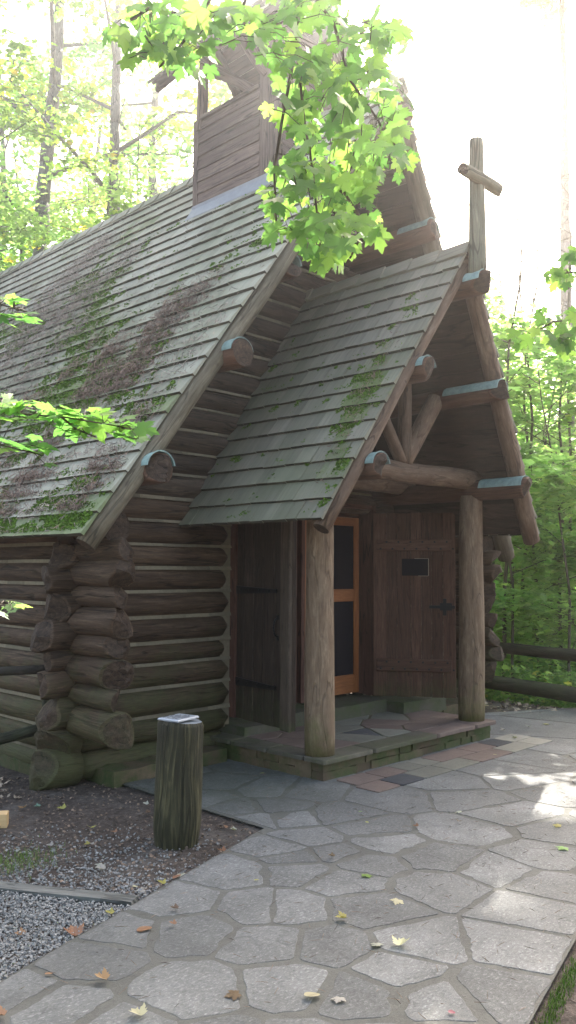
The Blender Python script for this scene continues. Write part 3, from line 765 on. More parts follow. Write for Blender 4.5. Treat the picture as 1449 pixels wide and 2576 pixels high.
# --- cross ------------------------------------------------------------
cr = MB(); CY = 3.735
log(cr, (XC+.0, CY, 4.08), (XC-.005, CY, 5.245), .075, .06, sag=0, wob=.035, step=.07, seg=14)
cro = cr.build('cross', [M['cross'], M['end']], chapel)
ca_ = MB(); log(ca_, (XC-.315, CY-.03, 4.885), (XC+.31, CY-.03, 4.885), .048, .055, sag=0, wob=.03, step=.07, e0='hewn', e1='hewn'); ca_.build('cross_arm', [M['cross'], M['end']], cro)

# --- stone step in the doorway, foundation ----------------------------------
def rough(mb, o, a, b, c, nu, nv, amp, seed, mat=0, tint=.5):
    """box whose faces are subdivided and pushed about"""
    o, a, b, c = map(Vector, (o, a, b, c))
    def face(p, u, v, nu, nv):
        V = []; F = []; U = []
        for i in range(nu+1):
            for j in range(nv+1):
                q = p+u*(i/nu)+v*(j/nv); w_ = Vector((noise.noise(q*7+Vector((seed, 0, 0))), noise.noise(q*7+Vector((0, seed, 9))), noise.noise(q*7+Vector((5, 0, seed)))))
                V.append(q+w_*amp)
        for i in range(nu):
            for j in range(nv):
                k = i*(nv+1)+j; F.append((k, k+nv+1, k+nv+2, k+1)); U.append([(V[t].x, V[t].y+V[t].z) for t in F[-1]])
        mb.add(V, F, U, mat, tint, True)
    na, nb, nc = max(1, int(a.length/.05)), max(1, int(b.length/.05)), max(2, int(c.length/.03))
    face(o, a, c, na, nc); face(o+a, b, c, nb, nc); face(o+a+b, -a, c, na, nc); face(o+b, -b, c, nb, nc); face(o+c, a, b, na, nb)
for xa, xb in ((XC-SX+.14, XC-1.28), (XC+1.28, XC+SX+.2)):       # rubble foundation under the front wall
    fd = MB(); x = xa
    while x < xb:
        wd = rnd.uniform(.22, .5); wd = wd if xb-x-wd > .15 else xb-x+.001
        rough(fd, (x, 5.40+rnd.uniform(-.04, .04), -.03), (wd-.004, 0, 0), (0, .36, 0), (0, 0, rnd.uniform(.12, .15)), 4, 3, .02, x*7, tint=rnd.random())
        x += wd
    fd.build('foundation', M['wallstone'], chapel)
fd = MB(); y = 6.0
while y < BACK-1:
    wd = rnd.uniform(.25, .6); rough(fd, (XC-SX-.1, y, -.03), (.2, 0, 0), (0, wd-.003, 0), (0, 0, .1), 4, 3, .02, y*5, tint=rnd.random()); y += wd
fd.build('foundation', M['wallstone'], chapel)

step = thing('stone_porch_floor', 'low stone porch floor with mossy edge and pink and buff flagstones', 'porch floor', (XC, 5, 0))
PXW, PY0, PH = 1.232, 4.356, .167
bs = MB()
def course(p0, p1, out, zs):
    p0 = Vector(p0); p1 = Vector(p1); L = (p1-p0).length; d = (p1-p0).normalized(); out = Vector(out)
    for (z0, z1) in zs:
        s = 0
        while s < L-.01:
            wd = min(rnd.uniform(.16, .55), L-s)
            if L-s-wd < .1: wd = L-s
            rough(bs, p0+d*(s+.003)+Vector((0, 0, z0))+out*rnd.uniform(-.012, .006), d*(wd-.006), -out*.12, Vector((0, 0, z1-z0-.004)), 4, 3, .012, rnd.random()*50, tint=rnd.random())
            s += wd
course((XC-PXW+.02, PY0+.02, -.03), (XC+PXW-.02, PY0+.02, -.03), (0, -1, 0), ((0, .095), (.095, .158)))
course((XC-PXW+.02, 5.62, -.03), (XC-PXW+.02, PY0+.14, -.03), (-1, 0, 0), ((0, .095), (.095, .158)))
course((XC+PXW-.02, PY0+.14, -.03), (XC+PXW-.02, 5.62, -.03), (1, 0, 0), ((0, .095), (.095, .158)))
box(bs, (XC-PXW+.1, PY0+.1, -.03), (2*PXW-.2, 0, 0), (0, 1.25, 0), (0, 0, .191), tint=.3)
bs.build('base', M['wallstone'], step)

# ------------------------------------------------------------------ irregular flagstones
def clip_poly(P, px, py, nx, ny):           # keep (p-(px,py)).n <= 0
    out = []
    for i in range(len(P)):
        a, b = P[i], P[(i+1) % len(P)]
        da = (a[0]-px)*nx+(a[1]-py)*ny; db = (b[0]-px)*nx+(b[1]-py)*ny
        if da <= 0: out.append(a)
        if (da < 0 < db) or (db < 0 < da):
            t = da/(da-db); out.append((a[0]+(b[0]-a[0])*t, a[1]+(b[1]-a[1])*t))
    return out
def cells(seeds, bounds, gap=.03, jit=.3, R=1.3, extra=None):
    res = []
    for i, (sx, sy) in enumerate(seeds):
        P = [(sx-R, sy-R), (sx+R, sy-R), (sx+R, sy+R), (sx-R, sy+R)]
        g = random.Random(i*31+5)
        for j, (tx, ty) in enumerate(seeds):
            if i == j or (tx-sx)**2+(ty-sy)**2 > 4*R*R: continue
            dx, dy = tx-sx, ty-sy; L = math.hypot(dx, dy)
            gg = gap*(.2+1.9*random.Random(min(i, j)*997+max(i, j)).random()**2)
            P = clip_poly(P, sx+dx/2-dx/L*gg/2, sy+dy/2-dy/L*gg/2, dx, dy)
            if len(P) < 3: break
        for b in (bounds if extra is None else bounds+extra((sx, sy))):
            if len(P) >= 3: P = clip_poly(P, *b)
        if len(P) >= 3: res.append(P)
    return res
def poly_area(P): return abs(sum(P[i][0]*P[(i+1) % len(P)][1]-P[(i+1) % len(P)][0]*P[i][1] for i in range(len(P))))/2
def flag(mb, P, z, th, mat=0, rough_=.012, step_=.07, bev=.008, tint=None, tilt=.0):
    """one flagstone: ragged outline, slightly rounded rim"""
    if poly_area(P) < .004: return
    if sum(P[i][0]*P[(i+1) % len(P)][1]-P[(i+1) % len(P)][0]*P[i][1] for i in range(len(P))) < 0: P = P[::-1]
    cx_ = sum(p[0] for p in P)/len(P); cy_ = sum(p[1] for p in P)/len(P)
    # round the corners a little: cut each one
    Q = []
    for i in range(len(P)):
        a, b, c = P[i-1], P[i], P[(i+1) % len(P)]
        la, lc = math.dist(a, b), math.dist(b, c); k = min(.015, la*.15, lc*.15)
        if la > 1e-4: Q.append((b[0]+(a[0]-b[0])/la*k, b[1]+(a[1]-b[1])/la*k))
        if lc > 1e-4: Q.append((b[0]+(c[0]-b[0])/lc*k, b[1]+(c[1]-b[1])/lc*k))
    O = []
    for i in range(len(Q)):
        a, b = Q[i], Q[(i+1) % len(Q)]; L = math.dist(a, b); n = max(1, int(L/step_))
        for k in range(n):
            t = k/n; O.append((a[0]+(b[0]-a[0])*t, a[1]+(b[1]-a[1])*t))
    R = []
    for (x, y) in O:
        d = noise.noise((x*5.3, y*5.3, z*7+tilt*9))*rough_*1.6+noise.noise((x*19, y*19, 3))*rough_*.7
        r = math.hypot(x-cx_, y-cy_)+1e-6; k = 1-abs(d)/r-(.3*rough_)/r
        R.append((cx_+(x-cx_)*k, cy_+(y-cy_)*k))
    n = len(R); t1, t2 = rnd.uniform(-1, 1)*tilt, rnd.uniform(-1, 1)*tilt
    def zz(x, y, o): return z+o+(x-cx_)*t1+(y-cy_)*t2
    def ins(p, e):
        r = math.hypot(p[0]-cx_, p[1]-cy_)+1e-6; k = max(.2, 1-e/r); return (cx_+(p[0]-cx_)*k, cy_+(p[1]-cy_)*k)
    V = [(x, y, z-th) for x, y in R]+[(x, y, zz(x, y, -bev*.7)) for x, y in R]
    I = [ins(p, bev*1.3) for p in R]; V += [(x, y, zz(x, y, 0)) for x, y in I]
    F = []; 
    for i in range(n):
        j = (i+1) % n; F += [(i, j, n+j, n+i), (n+i, n+j, 2*n+j, 2*n+i)]
    F.append(tuple(range(2*n, 3*n)))
    U = [[(V[k][0], V[k][1]) for k in f] for f in F]
    mb.add(V, F, U, mat, rnd.random() if tint is None else tint, [False]*len(F))

# porch floor: coping slabs round the edge, flags inside
cp = MB()
x = XC-PXW-.02
while x < XC+PXW+.02-.01:
    wd = min(rnd.uniform(.5, .9), XC+PXW+.02-x)
    if XC+PXW+.02-x-wd < .2: wd = XC+PXW+.02-x
    flag(cp, [(x+.002, PY0-.03), (x+wd-.002, PY0-.03), (x+wd-.002, PY0+.2), (x+.002, PY0+.2)], PH, .034, rnd.choice([0, 0, 1]), .008, .05, .006); x += wd
y = PY0+.205
while y < 5.55:
    wd = rnd.uniform(.4, .7)
    flag(cp, [(XC-PXW-.02, y), (XC-PXW+.2, y), (XC-PXW+.2, y+wd-.004), (XC-PXW-.02, y+wd-.004)], PH, .034, 0, .008, .05, .006)
    y += wd
seeds = [(XC+a, 4.36+b) for a, b in ((-.75, .32), (-.35, .4), (-.62, .75), (.05, .38), (-.15, .72), (.42, .3), (.35, .62), (.82, .34), (.95, .62), (.7, .85), (.1, 1.0), (-.5, 1.1), (-.85, 1.1), (.5, 1.15), (.95, 1.1), (-.15, .5), (.22, .5), (-.9, .6))]
pf = cells(seeds, [(XC-PXW+.205, 0, -1, 0), (XC+PXW+.02, 0, 1, 0), (0, PY0+.205, 0, -1), (0, 5.6, 0, 1)], .012)
for i, P in enumerate(pf): flag(cp, P, PH, .03, [1, 2, 1, 2, 2, 1, 1, 1, 1, 2, 2, 1, 1, 2, 2, 3, 1, 1][i % 18], .004, .1, .004)
cp.build('flagstones', [M['coping'], M['tpink'], M['tgrey'], M['tblack']], step)
# doorway step
for (a, b, yf, h, lb) in ((5.06, 5.5, 5.42, .24, 'small rough stone block behind the left door leaf'), (5.5, 6.15, 5.43, .285, 'grey stone step slab left of the screen door'), (6.15, 6.99, 5.37, .29, 'long grey stone step slab below the orange screen door'), (6.99, 7.75, 5.16, .275, 'greenish stone step under the right door leaf')):
    sp = MB()
    rough(sp, (a, yf, .13), (b-a-.01, 0, 0), (0, 5.95-yf, 0), (0, 0, h-.13), 4, 3, .008, a*9, tint=.3)
    tag(sp.build('doorstep', M['stepstone']), lb, 'doorstep')

# ------------------------------------------------------------------ paved path
SC = 1.0
def gp(u, v): p = at(u, v, z=0); return (p.x, p.y)
seedpx = [(577,2192),(437,2268),(301,2343),(477,2343),(226,2408),(653,2283),(678,2373),(20,2504),(125,2539),(480,2490),(732,2056),(854,2050),(982,2008),(1120,1965),(1184,2013),(1157,2088),(1253,1934),(1317,1965),(1280,2046),(929,2082),(780,2109),(966,2119),(1104,2157),(711,2135),(743,2155),(838,2146),(918,2172),(759,2190),(865,2215),(721,2284),(934,2287),(1104,2231),(1253,2188),(1370,2157),(1386,2225),(828,2380),(1056,2369),(1290,2380),(998,2444),(732,2475),(902,2502),(1104,2518),(1250,2500),(1400,1990),(1420,2090),(1330,1905),(1410,1880),(1400,1835),(600,2035),(540,1965),(440,1945),(690,1985),(620,1925),(330,1930),(500,2010),(640,2060),(560,2075),(470,1900),(700,2030),(760,1990),(400,1975),(300,2600),(560,2640),(760,2640),(960,2640),(1150,2640),(40,2640),(-120,2600),(1520,1900),(1540,1990),(1560,2080),(1560,2200),(1330,2290)]
seeds = [gp(u, v) for u, v in seedpx]
L1 = gp(20, 2455); L2 = gp(650, 2090); R1 = gp(1449, 2360); R2 = gp(1330, 2576)
for k in range(60):      # stones beyond the frame
    a = (rnd.uniform(-2., 9.5), rnd.uniform(-.2, 6.8))
    d = (a[0]-0)*CF.x+(a[1]-0)*CF.y
    v = 1288-FPX*((Vector((a[0], a[1], 0))-CAM).dot(CU)/(Vector((a[0], a[1], 0))-CAM).dot(CF)) if d > .3 else 9999
    if (v > 2660 or d < 1.2 or a[0] > 8.2) and all(math.dist(a, s) > .5 for s in seeds): seeds.append(a)
dl = (L2[0]-L1[0], L2[1]-L1[1]); dr = (R1[0]-R2[0], R1[1]-R2[1])
def ext(s):
    e = [(R1[0], R1[1], dr[1], -dr[0])]
    if (s[0]-L1[0])*dl[1]-(s[1]-L1[1])*dl[0] > 0: e.append((L1[0], L1[1], -dl[1], dl[0]))
    else: e += [(3.80, 0, -1, 0), (0, 6.1, 0, 1)] if s[0] < 7.5 else []
    return e
fp = cells(seeds, [(9.6, 0, 1, 0), (-2.6, 0, -1, 0), (8.9, 5.0, .5, 1.)], .016, R=1.1, extra=ext)
pm = MB()
for P in fp: flag(pm, P, .0, .03, 0, .02, .035, .002, tilt=.003)
tag(pm.build('path', M['flag'], kind='structure'), 'grey crazy-paved stone path leading to the porch', 'path')
gr = MB()
def sheet(mb, P, z, mat=0): mb.add([(x, y, z) for x, y in P], [tuple(range(len(P)))], [[(x, y) for x, y in P]], mat, .5)
lx = lambda t: (L1[0]+dl[0]*t, L1[1]+dl[1]*t)
rx = lambda t: (R2[0]+dr[0]*t, R2[1]+dr[1]*t)
sheet(gr, [lx(-2.2), rx(-5.5), rx(0), rx(9.5), (9.7, 4.6), (7.2, 5.88), (3.78, 6.1), (3.78, L2[1]+.02), (L2[0], L2[1])], -.0025)
tag(gr.build('path_bed', M['grout'], kind='structure'), 'mortar bed between the flagstones of the path', 'path')
# coloured slab strip in front of the porch
ts = MB()
rows = [[(4.98, 5.32, 0), (5.32, 5.62, 0), (5.62, 5.86, 1), (5.86, 6.08, 1), (6.08, 6.62, 0), (6.62, 6.98, 0), (6.98, 7.26, 3), (7.26, 7.62, 2)],
        [(4.93, 5.22, 0), (5.22, 5.52, 3), (5.52, 5.9, 1), (5.9, 6.32, 1), (6.32, 6.86, 0), (6.86, 7.3, 2), (7.3, 7.6, 2)]]
for r_, (ya, yb) in zip(rows, ((4.10, 4.325), (3.87, 4.095))):
    for a, b, m_ in r_: flag(ts, [(a+.003, ya), (b-.003, ya), (b-.003, yb), (a+.003, yb)], .009, .012, m_, .004, .08, .003, tilt=.002)
tag(ts.build('slab_strip', [M['tpink'], M['tgrey'], M['twhite'], M['tblack']], kind='structure'), 'strip of pink, cream and black slabs before the porch', 'paving')

# ------------------------------------------------------------------ ground
def gz(x, y):
    d = max(0, (x-8.9)*.7+(y-1)*.05); s = min(1, max(0, (x-9.2)/2.2)); z = -.022-.28*s*s*(3-2*s)
    r = math.hypot(x-5, y-4)
    if r > 9: z += .35*noise.noise((x*.07, y*.07, 2))*min(1, (r-9)/6) 
    if r > 25: z += min(1.5, (r-25)*.03)
    return z + .006*noise.noise((x*3, y*3, 0))
gm = MB()
def axis(): 
    a = [-130, -60, -30, -16, -10, -6]+[-4+.2*i for i in range(95)]+[16, 18, 21, 25, 30, 38, 50, 70, 100, 130]
    return a
ax = axis(); nx_ = len(ax)
V = [(x, y, gz(x, y)) for x in ax for y in ax]
F = [(i*nx_+j, (i+1)*nx_+j, (i+1)*nx_+j+1, i*nx_+j+1) for i in range(nx_-1) for j in range(nx_-1)]
gm.add(V, F, [[(V[k][0], V[k][1]) for k in f] for f in F], 0, .5, True)
tag(gm.build('ground', M['soil'], kind='structure'), 'brown forest floor of soil and rotted leaves', 'ground')

# raised bed of soil beside the path (keeps the level of the photo: flush with the paving)
# ------------------------------------------------------------------ small things made in bulk
def bulk(name, mats, verts, faces_n, tint=None, smooth=False, **props):
    """verts (N, k, 3) arrays; faces_n list of index tuples repeated for every copy"""
    N, k, _ = verts.shape; me = bpy.data.meshes.new(name)
    lt = sum(len(f) for f in faces_n); nf = len(faces_n)
    me.vertices.add(N*k); me.vertices.foreach_set('co', verts.reshape(-1).astype(np.float32))
    idx = np.concatenate([np.array(f) for f in faces_n]); li = (idx[None, :]+(np.arange(N)*k)[:, None]).reshape(-1)
    me.loops.add(len(li)); me.loops.foreach_set('vertex_index', li.astype(np.int32))
    ls = np.cumsum([0]+[len(f) for f in faces_n[:-1]]); st_ = (ls[None, :]+(np.arange(N)*lt)[:, None]).reshape(-1)
    me.polygons.add(N*nf); me.polygons.foreach_set('loop_start', st_.astype(np.int32))
    me.polygons.foreach_set('use_smooth', [smooth]*(N*nf))
    me.update(calc_edges=True)
    a = me.attributes.new('tint', 'FLOAT', 'FACE'); t = np.random.RandomState(3).rand(N) if tint is None else tint
    a.data.foreach_set('value', np.repeat(t, nf).astype(np.float32))
    for m in (mats if isinstance(mats, (list, tuple)) else [mats]): me.materials.append(m)
    return me
def rot_mats(yaw, pitch, roll):
    """batch of matrices: Rz(yaw) Rx(pitch) Ry(roll)"""
    cy, sy, cp_, sp_, cr_, sr_ = np.cos(yaw), np.sin(yaw), np.cos(pitch), np.sin(pitch), np.cos(roll), np.sin(roll)
    N = len(yaw); Z = np.zeros((N, 3, 3)); X = np.zeros((N, 3, 3)); Y = np.zeros((N, 3, 3))
    Z[:, 0, 0] = cy; Z[:, 0, 1] = -sy; Z[:, 1, 0] = sy; Z[:, 1, 1] = cy; Z[:, 2, 2] = 1
    X[:, 0, 0] = 1; X[:, 1, 1] = cp_; X[:, 1, 2] = -sp_; X[:, 2, 1] = sp_; X[:, 2, 2] = cp_
    Y[:, 1, 1] = 1; Y[:, 0, 0] = cr_; Y[:, 0, 2] = sr_; Y[:, 2, 0] = -sr_; Y[:, 2, 2] = cr_
    return Z@X@Y
HALF = [(.0, 0), (.16, -.09), (.38, -.12), (.34, .03), (.52, .07), (.40, .19), (.56, .27), (.60, .36), (.68, .56), (.50, .50), (.42, .58), (.24, .46), (.25, .62), (.31, .74), (.15, .76), (.10, .87), (0, 1.)]
ML = np.array([(x, y, 0) for x, y in HALF]+[(-x, y, 0) for x, y in HALF[-2:0:-1]])
MLn = len(ML)
def maple_template(curl=.16, fold=.1):
    c = np.array([[0, .32, 0]]); T = np.vstack([ML, c]).copy()
    T[:, 2] = -curl*(np.abs(T[:, 0])**1.6+np.clip(T[:, 1]-.32, 0, 1)**2) + fold*np.abs(T[:, 0]); 
    F = [(i, (i+1) % MLn, MLn) for i in range(MLn)]
    return T, F
FARL = np.array([(0, 0, 0), (.3, -.05, -.03), (.34, .1, -.04), (.62, .5, -.1), (.3, .5, -.02), (0, 1, -.1), (-.3, .5, -.02), (-.62, .5, -.1), (-.34, .1, -.04), (-.3, -.05, -.03)])
FARF = [(0, 1, 2, 3, 4, 5), (0, 5, 6, 7, 8, 9)]
def place_leaves(T, P, size, yaw, pitch, roll):
    R = rot_mats(yaw, pitch, roll); return np.einsum('nij,kj->nki', R, T)*size[:, None, None]+P[:, None, :]
RS = np.random.RandomState(12)

# gravel
def poly_pts(N, P, rs):
    P = np.array(P); lo, hi = P.min(0), P.max(0); out = []
    while len(out) < N:
        q = lo+rs.rand(2)*(hi-lo); ins = False; j = len(P)-1
        for i in range(len(P)):
            if (P[i][1] > q[1]) != (P[j][1] > q[1]) and q[0] < (P[j][0]-P[i][0])*(q[1]-P[i][1])/(P[j][1]-P[i][1])+P[i][0]: ins = not ins
            j = i
        if ins: out.append(q)
    return np.array(out)
TA, TB = gp(0, 2240), gp(325, 2277)
ta = (TA[0]-(TB[0]-TA[0])*1.2, TA[1]-(TB[1]-TA[1])*1.2)
ga = [(TB[0]+.0, TB[1]-.02), ta, (0.2, 3.6), (0, 2.65), lx(0), lx(.25)]
def pebbles(name, P, z, smin, smax, seed):
    rs = np.random.RandomState(seed); N = len(P)
    C = np.array([(x, y, z_) for x in (-1, 1) for y in (-1, 1) for z_ in (-1, 1)])*.5
    T = C[None]*(1+.0)+rs.randn(N, 8, 3)*.13
    s = (rs.rand(N)**1.7*(smax-smin)+smin); sc = np.stack([s, s*rs.uniform(.55, 1, N), s*rs.uniform(.35, .75, N)], 1)
    T = T*sc[:, None, :]; R = rot_mats(rs.rand(N)*6.28, rs.randn(N)*.4, rs.randn(N)*.4)
    V = np.einsum('nij,nkj->nki', R, T); V[:, :, :2] += P[:, None, :]; V[:, :, 2] += z[:, None]
    F = [(0, 1, 3, 2), (4, 6, 7, 5), (0, 4, 5, 1), (2, 3, 7, 6), (0, 2, 6, 4), (1, 5, 7, 3)]
    return bulk(name, M['gravel'], V, F, rs.rand(N))
P1 = poly_pts(32000, ga, RS)
me = pebbles('gravel', P1, -.012+RS.rand(len(P1))*.016, .0045, .0135, 4)
tag(link('gravel', me, kind='stuff'), 'loose grey crushed gravel beside the path', 'gravel')
soilp = [(TB[0]+.03, TB[1]+.03), (L2[0]-.05, L2[1]), (3.6, 4.3), (2.9, 4.9), (1.9, 5.0), (TA[0]-.3, TA[1]+.5)]
P2 = poly_pts(15000, soilp, RS)
dd = np.abs((P2[:, 0]-TA[0])*(TB[1]-TA[1])-(P2[:, 1]-TA[1])*(TB[0]-TA[0]))/math.dist(TA, TB)
P2 = P2[RS.rand(len(P2)) < np.exp(-dd/.32)]
me = pebbles('scattered_gravel', P2, -.022+RS.rand(len(P2))*.012, .005, .015, 6)
tag(link('scattered_gravel', me, kind='stuff'), 'thin gravel trodden into the soil beyond the edging', 'gravel')
# rotted litter on the soil: chips, needles and leaf scraps
def litter(N, P, smin, smax, mat, seed, z0=-.014, name='leaf_litter', tilt=.35):
    rs = np.random.RandomState(seed); n = len(P)
    V = place_leaves(FARL, np.column_stack([P, z0+rs.rand(n)*.012+np.array([gz(x, y)+.022 if x > 8.9 else 0 for x, y in P])]), rs.uniform(smin, smax, n), rs.rand(n)*6.28, rs.randn(n)*tilt, rs.randn(n)*tilt)
    V[:, :, 0] += 0
    return bulk(name, mat, V, FARF, rs.rand(n))
soilall = [(L2[0], L2[1]), (3.75, 4.6), (3.72, 5.4), (3.3, 6.3), (2.2, 8.5), (0, 9), (-.5, 4.), (TA[0], TA[1]+.05), (TB[0], TB[1]+.03)]
P3 = poly_pts(11000, soilall, RS)
tag(link('leaf_litter', litter(0, P3, .006, .022, M['litter'], 21), kind='stuff'), 'crumbled brown leaf litter on the soil by the chapel corner', 'leaf litter')
P4 = np.vstack([poly_pts(1600, [(3.1, 5.6), (3.3, 6.5), (2.2, 8.5), (0.5, 8), (1.2, 5.6), (2.5, 5.3)], RS)])
tag(link('fallen_leaves', litter(0, P4, .03, .07, M['litterpale'], 22, name='fallen_leaves', tilt=.5), kind='stuff'), 'dry brown leaves drifted along the side wall', 'leaf litter')
P5 = poly_pts(9000, [(7.95, 5.35), (9.3, 4.55), (9.6, 3.2), (13, 3), (16, 6), (13, 11), (8.8, 12), (8.5, 6.5)], RS)
tag(link('leaf_litter', litter(0, P5, .03, .085, M['litterpale'], 23, z0=-.03, tilt=.45), kind='stuff'), 'pale brown leaf litter below the right rail fence', 'leaf litter')
# needles scattered on the paving and soil
def needles(P3d, N, ln, mat, name, seed, wdt=.0012, tilt=.25):
    rs = np.random.RandomState(seed); T = np.array([(-.5, -wdt, 0), (.5, -wdt*.4, 0), (.5, wdt*.4, 0), (-.5, wdt, 0), (0, 0, wdt*1.5)])
    n = len(P3d); L = rs.uniform(ln*.5, ln*1.3, n); R = rot_mats(rs.rand(n)*6.28, rs.randn(n)*tilt, rs.randn(n)*tilt)
    TT = np.repeat(T[None], n, 0).copy(); TT[:, :, 0] *= L[:, None]
    V = np.einsum('nij,nkj->nki', R, TT)+P3d[:, None, :]
    return bulk(name, mat, V, [(0, 1, 4), (1, 2, 4), (2, 3, 4), (3, 0, 4)], rs.rand(n))
P6 = poly_pts(700, [lx(-.1), rx(0), rx(6), (7.5, 3.9), (5., 3.8), (4.9, 5.3), (3.8, 5.6), (L2[0], L2[1])], RS)
me = needles(np.column_stack([P6, np.full(len(P6), .004)]), 0, .05, M['litter'], 'pine_needles', 31)
tag(link('pine_needles', me, kind='stuff'), 'sparse brown needles fallen across the paving', 'pine needles')
# grass tuft at the left edge
def grass(P, h, seed, name='grass'):
    rs = np.random.RandomState(seed); n = len(P); T = np.array([(-.5, 0, 0), (.5, 0, 0), (.3, .1, .55), (0, .42, 1.), (-.3, .1, .55)])
    TT = np.repeat(T[None], n, 0).copy(); TT[:, :, 0] *= rs.uniform(.002, .004, n)[:, None]; hh = rs.uniform(.5, 1.2, n)*h
    TT[:, :, 1] *= hh[:, None]*rs.uniform(.3, 1.6, n)[:, None]; TT[:, :, 2] *= hh[:, None]
    V = np.einsum('nij,nkj->nki', rot_mats(rs.rand(n)*6.28, rs.randn(n)*.2, rs.randn(n)*.2), TT)+P[:, None, :]
    return bulk(name, M['grass'], V, [(0, 1, 2, 4), (4, 2, 3)], rs.rand(n))
gc = at(35, 2165, z=0); q = RS.randn(520, 2)*np.array([.13, .10])+np.array([gc.x, gc.y])
tag(link('grass', grass(np.column_stack([q, np.full(len(q), -.015)]), .04, 41), kind='stuff'), 'small patch of thin green grass above the edging timber', 'grass')
# moss band along the right path edge
q = []
for k in range(5200):
    t = rnd.uniform(-1., 3.5); a = rx(t)
    if noise.noise((t*3, 1, 1)) > -.25 or rnd.random() < .25: q.append((a[0]+rnd.gauss(0, .02)+.01, a[1]-.045+rnd.gauss(0, .018)))
q = np.array(q); V = np.column_stack([q, np.full(len(q), -.02)])
me = grass(V, .022, 43, 'moss'); me.materials.clear(); me.materials.append(M['mossgeo'])
tag(link('moss', me, kind='stuff'), 'line of green moss along the right edge of the path', 'moss')

# ------------------------------------------------------------------ needles and moss on the main roof
def roofpt(u, v):
    r = ray(u, v); n = Vector((-SL, 0, 1)); p0 = Vector((XC, 0, RZ)); t = n.dot(p0-CAM)/n.dot(r); return CAM+r*t
ang = math.atan(SL); ca, sa = math.cos(ang), math.sin(ang)
def ys(p): return (p.y, (p.z-EZ)/sa)
clumps = [((545,705),.06,.10,60),((505,740),.12,.10,140),((455,775),.22,.12,420),((415,825),.2,.14,420),((400,865),.15,.1,260),((300,880),.16,.09,260),((265,910),.1,.08,160),((290,950),.22,.12,460),((355,920),.18,.1,320),((240,990),.2,.1,320),((190,935),.12,.08,160),
          ((330,960),.15,.09,260),((360,1060),.09,.07,170),((100,1195),.22,.08,320),((265,1165),.1,.08,160),((245,1230),.06,.09,110),((60,1230),.2,.08,300),((30,1290),.12,.06,140),((300,1180),.08,.06,90),((150,1100),.14,.07,180),((90,1010),.2,.1,260),((30,1150),.2,.1,260),((250,860),.06,.06,60),((190,1270),.1,.05,90)]
cl2 = [((220,660),.3,.2,340),((260,620),.22,.15,240),((330,650),.2,.12,160),((160,720),.4,.3,620),((230,740),.32,.25,620),((110,790),.4,.25,620),((70,860),.4,.25,620),((160,800),.35,.2,520),((30,800),.4,.3,420),((20,920),.3,.25,420),((100,920),.3,.2,420),((40,990),.3,.2,320),((200,830),.25,.15,320),((10,700),.3,.3,200)]
def scatter_on_roof(cl, seed, lift=.03, thick=.035, mult=1.):
    rs = np.random.RandomState(seed); out = []
    for (px_, sy_, ss_, n) in cl:
        y0, s0 = ys(roofpt(*px_)); n = int(n*mult)
        # needles pile up against the butts, i.e. just above a course line
        y = y0+rs.randn(n)*sy_*1.05; s = s0+rs.randn(n)*ss_*1.0
        s = np.where(rs.rand(n) < .55, (np.floor(s/.185)*.185-.01+np.abs(rs.randn(n))*.03), s)
        h = lift+np.abs(rs.randn(n))*thick*np.exp(-((y-y0)/sy_)**2)
        x = XC-EX+s*ca-sa*h; z = EZ+s*sa+ca*h
        keep = (s > -.02) & (y > 5.12-.1*s) & (s < 5)
        out.append(np.column_stack([x, y, z])[keep])
    return np.vstack(out)
def roofneedles(P, ln, mat, name, seed, w_=.0026):
    rs = np.random.RandomState(seed); n = len(P)
    T = np.array([(-.5, -w_, 0), (-.1, -w_*.8, .0), (.5, 0, 0), (-.1, w_*.8, 0), (-.5, w_, 0)])
    # tangent frame of the roof
    E1 = np.array([0, 1., 0]); E2 = np.array([ca, 0, sa]); E3 = np.array([-sa, 0, ca])
    a = rs.rand(n)*6.28; L = rs.uniform(.5, 1.3, n)*ln; d = np.cos(a)[:, None]*E1+np.sin(a)[:, None]*E2+(rs.randn(n)*.35)[:, None]*E3
    d /= np.linalg.norm(d, axis=1)[:, None]; sde = np.cross(d, E3+rs.randn(n, 3)*.5); sde /= np.linalg.norm(sde, axis=1)[:, None]
    bend = rs.randn(n, 1)*.12*L[:, None]
    pts = [P-d*L[:, None]/2-sde*w_, P-d*L[:, None]*.5+sde*w_, P+sde*(bend+w_), P+d*L[:, None]/2, P+sde*(bend-w_)]
    return bulk(name, mat, np.stack(pts, 1), [(0, 1, 2, 4), (4, 2, 3)], rs.rand(n))
cl2 += [((120,1120),.6,.35,420),((260,1130),.35,.25,260),((420,950),.4,.4,300),((100,1280),.5,.1,260),((330,780),.5,.5,260),((60,700),.8,.6,400),((500,850),.25,.4,160)]
A = scatter_on_roof(clumps, 61, thick=.045, mult=1.9); B = scatter_on_roof(cl2, 62, thick=.02, mult=2.2)
tag(link('needle_clumps', roofneedles(A, .075, M['needle'], 'needle_clumps', 63), kind='stuff'), 'matted reddish needle clumps on the main roof slope', 'pine needles')
tag(link('needle_scatter', roofneedles(B, .08, M['needlegrey'], 'needle_scatter', 64, .0024), kind='stuff'), 'thin grey needle scatter over the far roof slope', 'pine needles')
